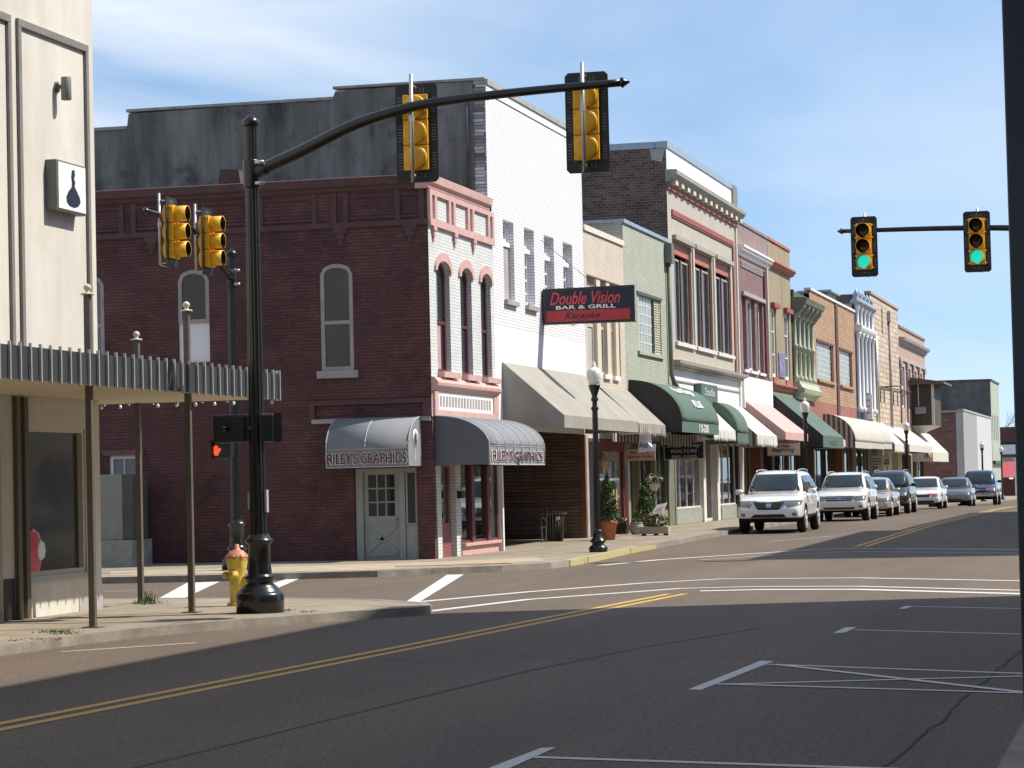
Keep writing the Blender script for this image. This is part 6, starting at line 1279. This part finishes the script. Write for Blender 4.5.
def make_car(name, label, S):
    t = thing(name, label, S['cat'], local=True, group='cars parked along the kerb'); t['_local'] = 1
    W = S['W']/2; L_ = S['L']; zb = S['zb']; R_ = S['wr']; fa, ra = S['fa'], S['ra']
    rings = []
    for y, hw, z0, zs, zc in S['body']:
        hw *= W; d = zs-z0
        h = [(0, z0), (hw*.8, z0), (hw*.965, z0+.05), (hw*.995, z0+.22*d), (hw, z0+.55*d), (hw*.985, z0+.82*d), (hw*.95, zs-.01), (hw*.86, zs+(zc-zs)*.35), (hw*.5, zs+(zc-zs)*.85), (0, zc)]
        rings.append([(x, y, z) for x, z in h]+[(-x, y, z) for x, z in h[-2:0:-1]])
    vs_, fs = loft(rings); cut = [(s_*W*.86, y, R_+.02, R_+.055, .26) for s_ in (-1, 1) for y in (fa, ra)]
    low = mesh_eval(vs_, fs, S['paint'], 2, cut)
    rings = []
    for y, bw, z0, tw, z1 in S['cabin']:
        bw *= W; tw *= W; h = [(0, z0-.12), (bw, z0-.12), (bw, z0), ((bw+tw)/2+.015, (z0+z1)/2), (tw+.01, z1-.07), (tw*.93, z1-.012), (tw*.5, z1+.012), (0, z1+.02)]
        rings.append([(x, y, z) for x, z in h]+[(-x, y, z) for x, z in h[-2:0:-1]])
    cv, cf = loft(rings); top = mesh_eval(cv, cf, S['paint'], 1)
    bm = bmesh.new(); bm.from_mesh(low); 
    me = bpy.data.meshes.new('body'); bm.to_mesh(me); bm.free()
    for m in low.materials: me.materials.append(m)
    bm = bmesh.new(); bm.from_mesh(me); k0 = len(bm.faces); bm.from_mesh(top); bm.to_mesh(me); bm.free()
    bo = bpy.data.objects.new('body', me); COL.objects.link(bo); bo.parent = t
    bm = bmesh.new(); bm.from_mesh(me); tree = BVHTree.FromBMesh(bm); bm.free()
    def surf(kind, a, z, off=.006):
        if kind == 'F': hit = tree.ray_cast(Vector((a, -3, z)), Vector((0, 1, 0)))
        elif kind == 'B': hit = tree.ray_cast(Vector((a, L_+3, z)), Vector((0, -1, 0)))
        elif kind == 'T': hit = tree.ray_cast(Vector((a, z, 4)), Vector((0, 0, -1)))
        else: hit = tree.ray_cast(Vector((kind*3, a, z)), Vector((-kind, 0, 0)))
        if hit[0] is None: return None
        nn = hit[1]; d = {'F': Vector((0, -1, 0)), 'B': Vector((0, 1, 0)), 'T': Vector((0, 0, 1))}.get(kind) or Vector((kind, 0, 0))
        if nn.dot(d) < 0: nn = -nn
        return hit[0]+nn*off
    def decal(nm, kind, q, mat, par=t, nu=26, nv=14, off=.007, parts=None):
        """q: corners (a,z) lower-left, lower-right, upper-right, upper-left, laid on the body surface"""
        m = MB(); P_ = {}
        for i in range(nu+1):
            for j in range(nv+1):
                u, v = i/nu, j/nv; a = (q[0][0]*(1-u)+q[1][0]*u)*(1-v)+(q[3][0]*(1-u)+q[2][0]*u)*v; z = (q[0][1]*(1-u)+q[1][1]*u)*(1-v)+(q[3][1]*(1-u)+q[2][1]*u)*v; P_[i, j] = surf(kind, a, z, off)
        for i in range(nu):
            for j in range(nv):
                c = [P_[i, j], P_[i+1, j], P_[i+1, j+1], P_[i, j+1]]
                if all(c) and max((c[k]-c[(k+1) % 4]).length for k in range(4)) < .5: m.add(c, [(0, 1, 2, 3)], 'x', True)
        if not m.f: return None
        return m.build(nm, mat, par)
    for nm, kind, q, mat in S['decals']:
        sides = (1, -1) if kind in ('SIDE', 'FF', 'BB') else (0,)
        for s_ in sides:
            if kind == 'SIDE': decal(nm, s_, q, mat)
            elif kind == 'FF': decal(nm, 'F', [(x*s_, z) for x, z in q], mat)
            elif kind == 'BB': decal(nm, 'B', [(x*s_, z) for x, z in q], mat)
            else: decal(nm, kind, q, mat, off=.014 if mat in ('chrome', 'lamp_orange', 'lamp_clear') else .009)
    # wheels
    for s_ in (-1, 1):
        for y in (fa, ra):
            w = MB(); x = s_*(W-.13); w.lathe([(R_*.66, -.11), (R_*.93, -.115), (R_, -.08), (R_, .08), (R_*.93, .115), (R_*.66, .11)], (x, y, R_), 'x', 32, axis='X'); wo = w.build('wheel', 'tyre', t)
            r_ = MB(); xo = x+s_*.1; r_.lathe([(R_*.69, 0), (R_*.67, s_*.035), (R_*.62, s_*.03), (R_*.6, -s_*.02)], (xo, y, R_), 'x', 32, axis='X')
            for k in range(S.get('spokes', 5)):
                a = 2*math.pi*k/S.get('spokes', 5)+.3; c_, n_ = math.cos(a), math.sin(a); q = [(.07, -.05), (.07, .05), (R_*.64, .035), (R_*.64, -.035)]
                r_.prism([(y+u*c_-v*n_, R_+u*n_+v*c_) for u, v in q], xo+s_*.0, xo+s_*.03, axis='X')
            r_.lathe([(.075, 0), (.07, s_*.035), (0, s_*.04)], (xo, y, R_), 'x', 16, axis='X'); r_.build('rim', 'rim', wo)
            d = MB(); d.lathe([(R_*.6, -.01), (R_*.6, .0)], (xo-s_*.03, y, R_), 'x', 24, axis='X'); d.build('brake_disc', 'car_trim', wo)
    # mirrors
    my, mz = S['mirror']
    for s_ in (-1, 1):
        m = MB(); xw = s_*W; m.add(*loft([[(xw+s_*dx*k+s_*.02, my+dy, mz+dz) for dx, dz in ((-.02, -.06), (.17, -.075), (.2, 0), (.18, .075), (.0, .07), (-.03, 0))] for k, dy in ((.8, -.06), (1, -.03), (1, .08), (.9, .1))]), 'x', True); mo = m.build('mirror', S.get('mirrorm', S['paint']), t)
        m = MB(); m.tube([(xw*.93, my+.03, mz-.03), (xw+s_*.05, my+.03, mz)], .025, n=6); m.build('arm', 'car_trim', mo)
    if S.get('rails'):
        for s_ in (-1, 1): m = MB(); y0, y1, x, z = S['rails']; m.tube(curve([(s_*x, y0, z-.06), (s_*x, y0+.15, z-.01), (s_*x, (y0+y1)/2, z+.01), (s_*x, y1-.12, z-.015), (s_*x, y1, z-.07)]), .016, n=8); m.build('roof_rail', 'galvanised', t)
    u = MB(); u.box(-W*.8, W*.8, .25, L_-.3, zb-.06, zb+.12); u.build('underbody', 'well', t)
    return t
def std(y, W_, L_, zb, hood, belt, roof, cowl, rf, rr_, tail, nose=.62, dz=0):
    body = [(0.0, .80, zb+.08, nose-.06, nose), (.04, .88, zb+.02, nose+.02, nose+.08), (.16, .95, zb, nose+.14, hood-.10), (.4, .985, zb, hood-.1, hood-.02), (cowl*.6, 1, zb, belt-.09, hood+.02), (cowl, 1, zb, belt-.02, hood+.06), (cowl+.7, 1, zb, belt, belt+.02), (L_*.6, 1, zb, belt+.01, belt+.03), (L_*.82, .99, zb+.0, belt+.02, belt+.05), (L_-.22, .95, zb+.04, tail-.02, tail+.02), (L_-.05, .9, zb+.08, tail-.12, tail-.06), (L_, .82, zb+.16, tail-.25, tail-.2)]
    cab = [(cowl-.02, .84, hood+.02, .80, hood+.06), (rf-.12, .90, belt-.02, .71, roof-.08), (rf+.25, .91, belt, .70, roof-.01), ((rf+rr_)/2, .915, belt, .70, roof), (rr_-.15, .91, belt+.02, .69, roof-.03), (rr_+.08, .90, belt+.02, .68, roof-.1), (L_-.12 if rr_ > L_-1 else rr_+.75, .86, belt, .74, belt+.1)]
    return body, cab
def spec_suv(paint, cat='suv', W_=1.94, L_=4.95, roof=1.72, **kw):
    zb, hood, belt, cowl, rf, rr_ = .36, 1.03, 1.08, 1.15, 1.95, 4.35
    body, cab = std(0, W_, L_, zb, hood, belt, roof, cowl, rf, rr_, 1.1, .66)
    wx = W_/2
    D = [('windshield', 'F', [(-wx*.76, hood+.12), (wx*.76, hood+.12), (wx*.635, roof-.1), (-wx*.635, roof-.1)], 'car_glass'),
         ('side_window', 'SIDE', [(cowl+.42, belt+.05), (2.62, belt+.05), (2.62, roof-.15), (rf+.02, roof-.16)], 'car_glass'),
         ('side_window', 'SIDE', [(2.72, belt+.05), (3.6, belt+.06), (3.58, roof-.15), (2.72, roof-.15)], 'car_glass'),
         ('side_window', 'SIDE', [(3.7, belt+.07), (4.45, belt+.1), (4.25, roof-.18), (3.69, roof-.16)], 'car_glass'),
         ('rear_window', 'B', [(-wx*.7, belt+.12), (wx*.7, belt+.12), (wx*.6, roof-.16), (-wx*.6, roof-.16)], 'car_glass'),
         ('sill', 'SIDE', [(1.3, zb+.02), (3.5, zb+.02), (3.5, zb+.13), (1.3, zb+.13)], 'car_trim'),
         ('door_seam', 'SIDE', [(2.66, zb+.15), (2.675, zb+.15), (2.675, belt-.02), (2.66, belt-.02)], 'car_trim'),
         ('door_seam', 'SIDE', [(1.5, zb+.15), (1.515, zb+.15), (1.515, belt-.05), (1.5, belt-.05)], 'car_trim'),
         ('door_handle', 'SIDE', [(2.35, .92), (2.55, .92), (2.55, .96), (2.35, .96)], 'chrome'), ('door_handle', 'SIDE', [(3.35, .93), (3.55, .93), (3.55, .97), (3.35, .97)], 'chrome'),
         ('tail_light', 'BB', [(wx*.72, .8), (wx*.93, .8), (wx*.9, 1.05), (wx*.74, 1.05)], 'petal_red')]
    D += kw.pop('front')
    S = dict(cat=cat, W=W_, L=L_, zb=zb, wr=.37, fa=.95, ra=.95+2.9, body=body, cabin=cab, paint=paint, decals=D, mirror=(1.55, 1.14), rails=(2.0, 4.2, wx*.63, roof+.02)); S.update(kw); return S
wx = .97
front1 = [('grille', 'F', [(-.3, .64), (.3, .64), (.46, .86), (-.46, .86)], 'car_trim'), ('grille_bar', 'FF', [(.30, .64), (.36, .63), (.60, .9), (.47, .87)], 'chrome'), ('grille_bar', 'F', [(-.36, .625), (.36, .625), (.36, .645), (-.36, .645)], 'chrome'),
          ('badge', 'F', [(-.075, .71), (.075, .71), (.075, .82), (-.075, .82)], 'chrome'),
          ('headlight', 'FF', [(.50, .70), (.90, .76), (.93, .90), (.62, .90)], 'lamp_clear'), ('headlight', 'SIDE', [(.07, .76), (.38, .82), (.42, .90), (.08, .90)], 'lamp_clear'),
          ('air_intake', 'F', [(-.52, .44), (.52, .44), (.42, .53), (-.42, .53)], 'car_trim'), ('bumper_skirt', 'F', [(-.86, .37), (.86, .37), (.86, .43), (-.86, .43)], 'car_trim'),
          ('fog_lamp', 'FF', [(.68, .48), (.80, .48), (.80, .56), (.68, .56)], 'lamp_clear')]
front2 = [('grille', 'F', [(-.44, .70), (.44, .70), (.46, .86), (-.46, .86)], 'car_trim'), ('grille_bar', 'F', [(-.45, .74), (.45, .74), (.45, .765), (-.45, .765)], 'chrome'), ('grille_bar', 'F', [(-.45, .80), (.45, .80), (.45, .825), (-.45, .825)], 'chrome'),
          ('badge', 'F', [(-.07, .73), (.07, .73), (.07, .83), (-.07, .83)], 'chrome'), ('headlight', 'FF', [(.52, .70), (.86, .71), (.88, .87), (.54, .86)], 'lamp_clear'), ('headlight', 'SIDE', [(.06, .71), (.22, .74), (.22, .85), (.07, .86)], 'lamp_clear'),
          ('air_intake', 'F', [(-.5, .42), (.5, .42), (.54, .48), (-.54, .48)], 'car_trim'), ('fog_lamp', 'FF', [(.66, .47), (.78, .47), (.78, .54), (.66, .54)], 'lamp_clear')]
def spec_sedan(paint, front, roof=1.45, L_=4.8, W_=1.8):
    zb, hood, belt, cowl, rf, rr_ = .26, .86, .93, 1.2, 2.05, 3.35; body, cab = std(0, W_, L_, zb, hood, belt, roof, cowl, rf, rr_, 1.0, .52); wx = W_/2
    D = [('windshield', 'F', [(-wx*.75, hood+.12), (wx*.75, hood+.12), (wx*.62, roof-.09), (-wx*.62, roof-.09)], 'car_glass'),
         ('side_window', 'SIDE', [(cowl+.5, belt+.04), (2.6, belt+.04), (2.6, roof-.13), (rf+.08, roof-.14)], 'car_glass'), ('side_window', 'SIDE', [(2.7, belt+.04), (3.75, belt+.06), (3.35, roof-.15), (2.7, roof-.13)], 'car_glass'),
         ('rear_window', 'B', [(-wx*.7, belt+.1), (wx*.7, belt+.1), (wx*.6, roof-.12), (-wx*.6, roof-.12)], 'car_glass'),
         ('door_seam', 'SIDE', [(2.64, zb+.12), (2.655, zb+.12), (2.655, belt-.02), (2.64, belt-.02)], 'car_trim'), ('door_handle', 'SIDE', [(2.35, .8), (2.55, .8), (2.55, .835), (2.35, .835)], paint), ('tail_light', 'BB', [(wx*.7, .72), (wx*.93, .72), (wx*.9, .9), (wx*.7, .9)], 'petal_red')]+front
    return dict(cat='sedan', W=W_, L=L_, zb=zb, wr=.325, fa=.92, ra=.92+2.75, body=body, cabin=cab, paint=paint, decals=D, mirror=(1.65, .97))
fs1 = [('grille', 'F', [(-.36, .54), (.36, .54), (.4, .66), (-.4, .66)], 'car_trim'), ('headlight', 'FF', [(.46, .54), (.82, .58), (.84, .70), (.52, .68)], 'lamp_clear'), ('headlight', 'SIDE', [(.06, .58), (.3, .62), (.3, .70), (.06, .70)], 'lamp_orange'), ('air_intake', 'F', [(-.6, .3), (.6, .3), (.56, .39), (-.56, .39)], 'car_trim')]
fs2 = [('grille', 'F', [(-.3, .52), (.3, .52), (.34, .64), (-.34, .64)], 'grey_trim'), ('headlight', 'FF', [(.44, .53), (.8, .56), (.82, .68), (.5, .67)], 'lamp_clear'), ('headlight', 'SIDE', [(.06, .56), (.3, .6), (.3, .68), (.06, .68)], 'lamp_clear'), ('air_intake', 'F', [(-.45, .32), (.45, .32), (.4, .38), (-.4, .38)], 'car_trim'), ('badge', 'F', [(-.05, .56), (.05, .56), (.05, .62), (-.05, .62)], 'chrome')]
def front_truck():
    return [('grille', 'F', [(-.44, .70), (.44, .70), (.46, .93), (-.46, .93)], 'car_trim'), ('grille_surround', 'F', [(-.48, .93), (.48, .93), (.48, .965), (-.48, .965)], 'chrome'), ('grille_bar', 'F', [(-.44, .80), (.44, .80), (.44, .83), (-.44, .83)], 'chrome'), ('badge', 'F', [(-.09, .77), (.09, .77), (.09, .86), (-.09, .86)], 'chrome'),
            ('headlight', 'FF', [(.54, .72), (.86, .72), (.88, .92), (.54, .92)], 'lamp_clear'), ('headlight', 'SIDE', [(.05, .74), (.16, .74), (.16, .9), (.05, .9)], 'lamp_orange'), ('bumper', 'F', [(-.9, .48), (.9, .48), (.9, .63), (-.9, .63)], 'chrome'), ('air_intake', 'F', [(-.45, .36), (.45, .36), (.45, .46), (-.45, .46)], 'car_trim')]
def put(t, yw, fa, xl=-10.42, W_=1.94, label=None, pitch=True):
    t.location = (xl-W_/2, yw-fa, hz(yw)); sl = (hz(yw+3)-hz(yw))/3; t.rotation_euler = (math.atan(sl), 0, 0)
c1 = make_car('parked_suv', 'white suv with dark V shaped grille, first in the parked row', spec_suv('car_white', front=front1)); put(c1, 77.7, .95)
c2 = make_car('parked_suv', 'pearl white suv with a barred grille, second in the parked row', spec_suv('car_pearl', W_=1.85, L_=4.7, roof=1.68, front=front2, ra=.95+2.75)); put(c2, 94.4, .95, W_=1.85)
c3 = make_car('parked_sedan', 'champagne sedan between the second white suv and the dark suv', spec_sedan('car_champagne', fs2, 1.46)); put(c3, 103.0, .92, W_=1.8)
c4 = make_car('parked_suv', 'dark grey green suv in the middle of the parked row', spec_suv('car_black', W_=1.88, L_=4.75, roof=1.72, front=front2)); put(c4, 110.0, .95, W_=1.88, xl=-10.35)
c5 = make_car('parked_sedan', 'white sedan with dark grille behind the dark suv', spec_sedan('car_white', fs1, 1.47, 4.8, 1.8)); put(c5, 125.4, .92, xl=-10.25, W_=1.8)
c6 = make_car('parked_sedan', 'grey sedan in front of the blue truck', spec_sedan('car_grey', fs2, 1.46, 4.9, 1.82)); put(c6, 145.8, .92, xl=-10.2, W_=1.82)
S = spec_suv('car_blue', cat='pickup truck', W_=2.0, L_=5.6, roof=1.86, front=front_truck(), ra=.95+3.5, rails=None, wr=.4, mirrorm='car_trim')
S['body'] = [(y*1.0 if y < 2 else y*5.6/4.95, hw if y > .1 else .93, z0+.06, zs+.05, zc+.06) for y, hw, z0, zs, zc in S['body']]; S['mirror'] = (1.5, 1.25)
c7 = make_car('pickup_truck', 'blue pickup truck at the far end of the parked row', S); put(c7, 166.8, .95, xl=-10.15, W_=2.0)
for c, sc, dx in ((c1, (1.03, 1, 1.075), 0), (c2, (1.06, 1, 1.05), .03), (c3, (1.06, 1, 1.06), 0), (c4, (1.03, 1, 1.05), 0), (c5, (1, 1, 1.06), 0), (c6, (1.12, 1, 1.12), -.2), (c7, (1.17, 1, 1.2), -.2)): c.scale = sc; c.location.x += dx
# cars on the shaded side, outside the frame but seen in the shop windows
for i, (src, y, lb, mm) in enumerate(((c2, 101, 'white suv parked on the shaded side, mirrored in the corner shop window', None), (c5, 118, 'silver sedan parked on the shaded side of the street', {'car_white': 'car_silver'}), (c7, 132, 'white pickup parked on the shaded side of the street', {'car_blue': 'car_white'}), (c1, 158, 'white suv parked farther up the shaded side', None), (c6, 172, 'blue sedan parked farther up the shaded side', {'car_grey': 'car_blue'}))):
    c = copy_tree(src, (-2.05, y, hz(y)), lb, 'cars parked on the shaded side', matmap=mm)
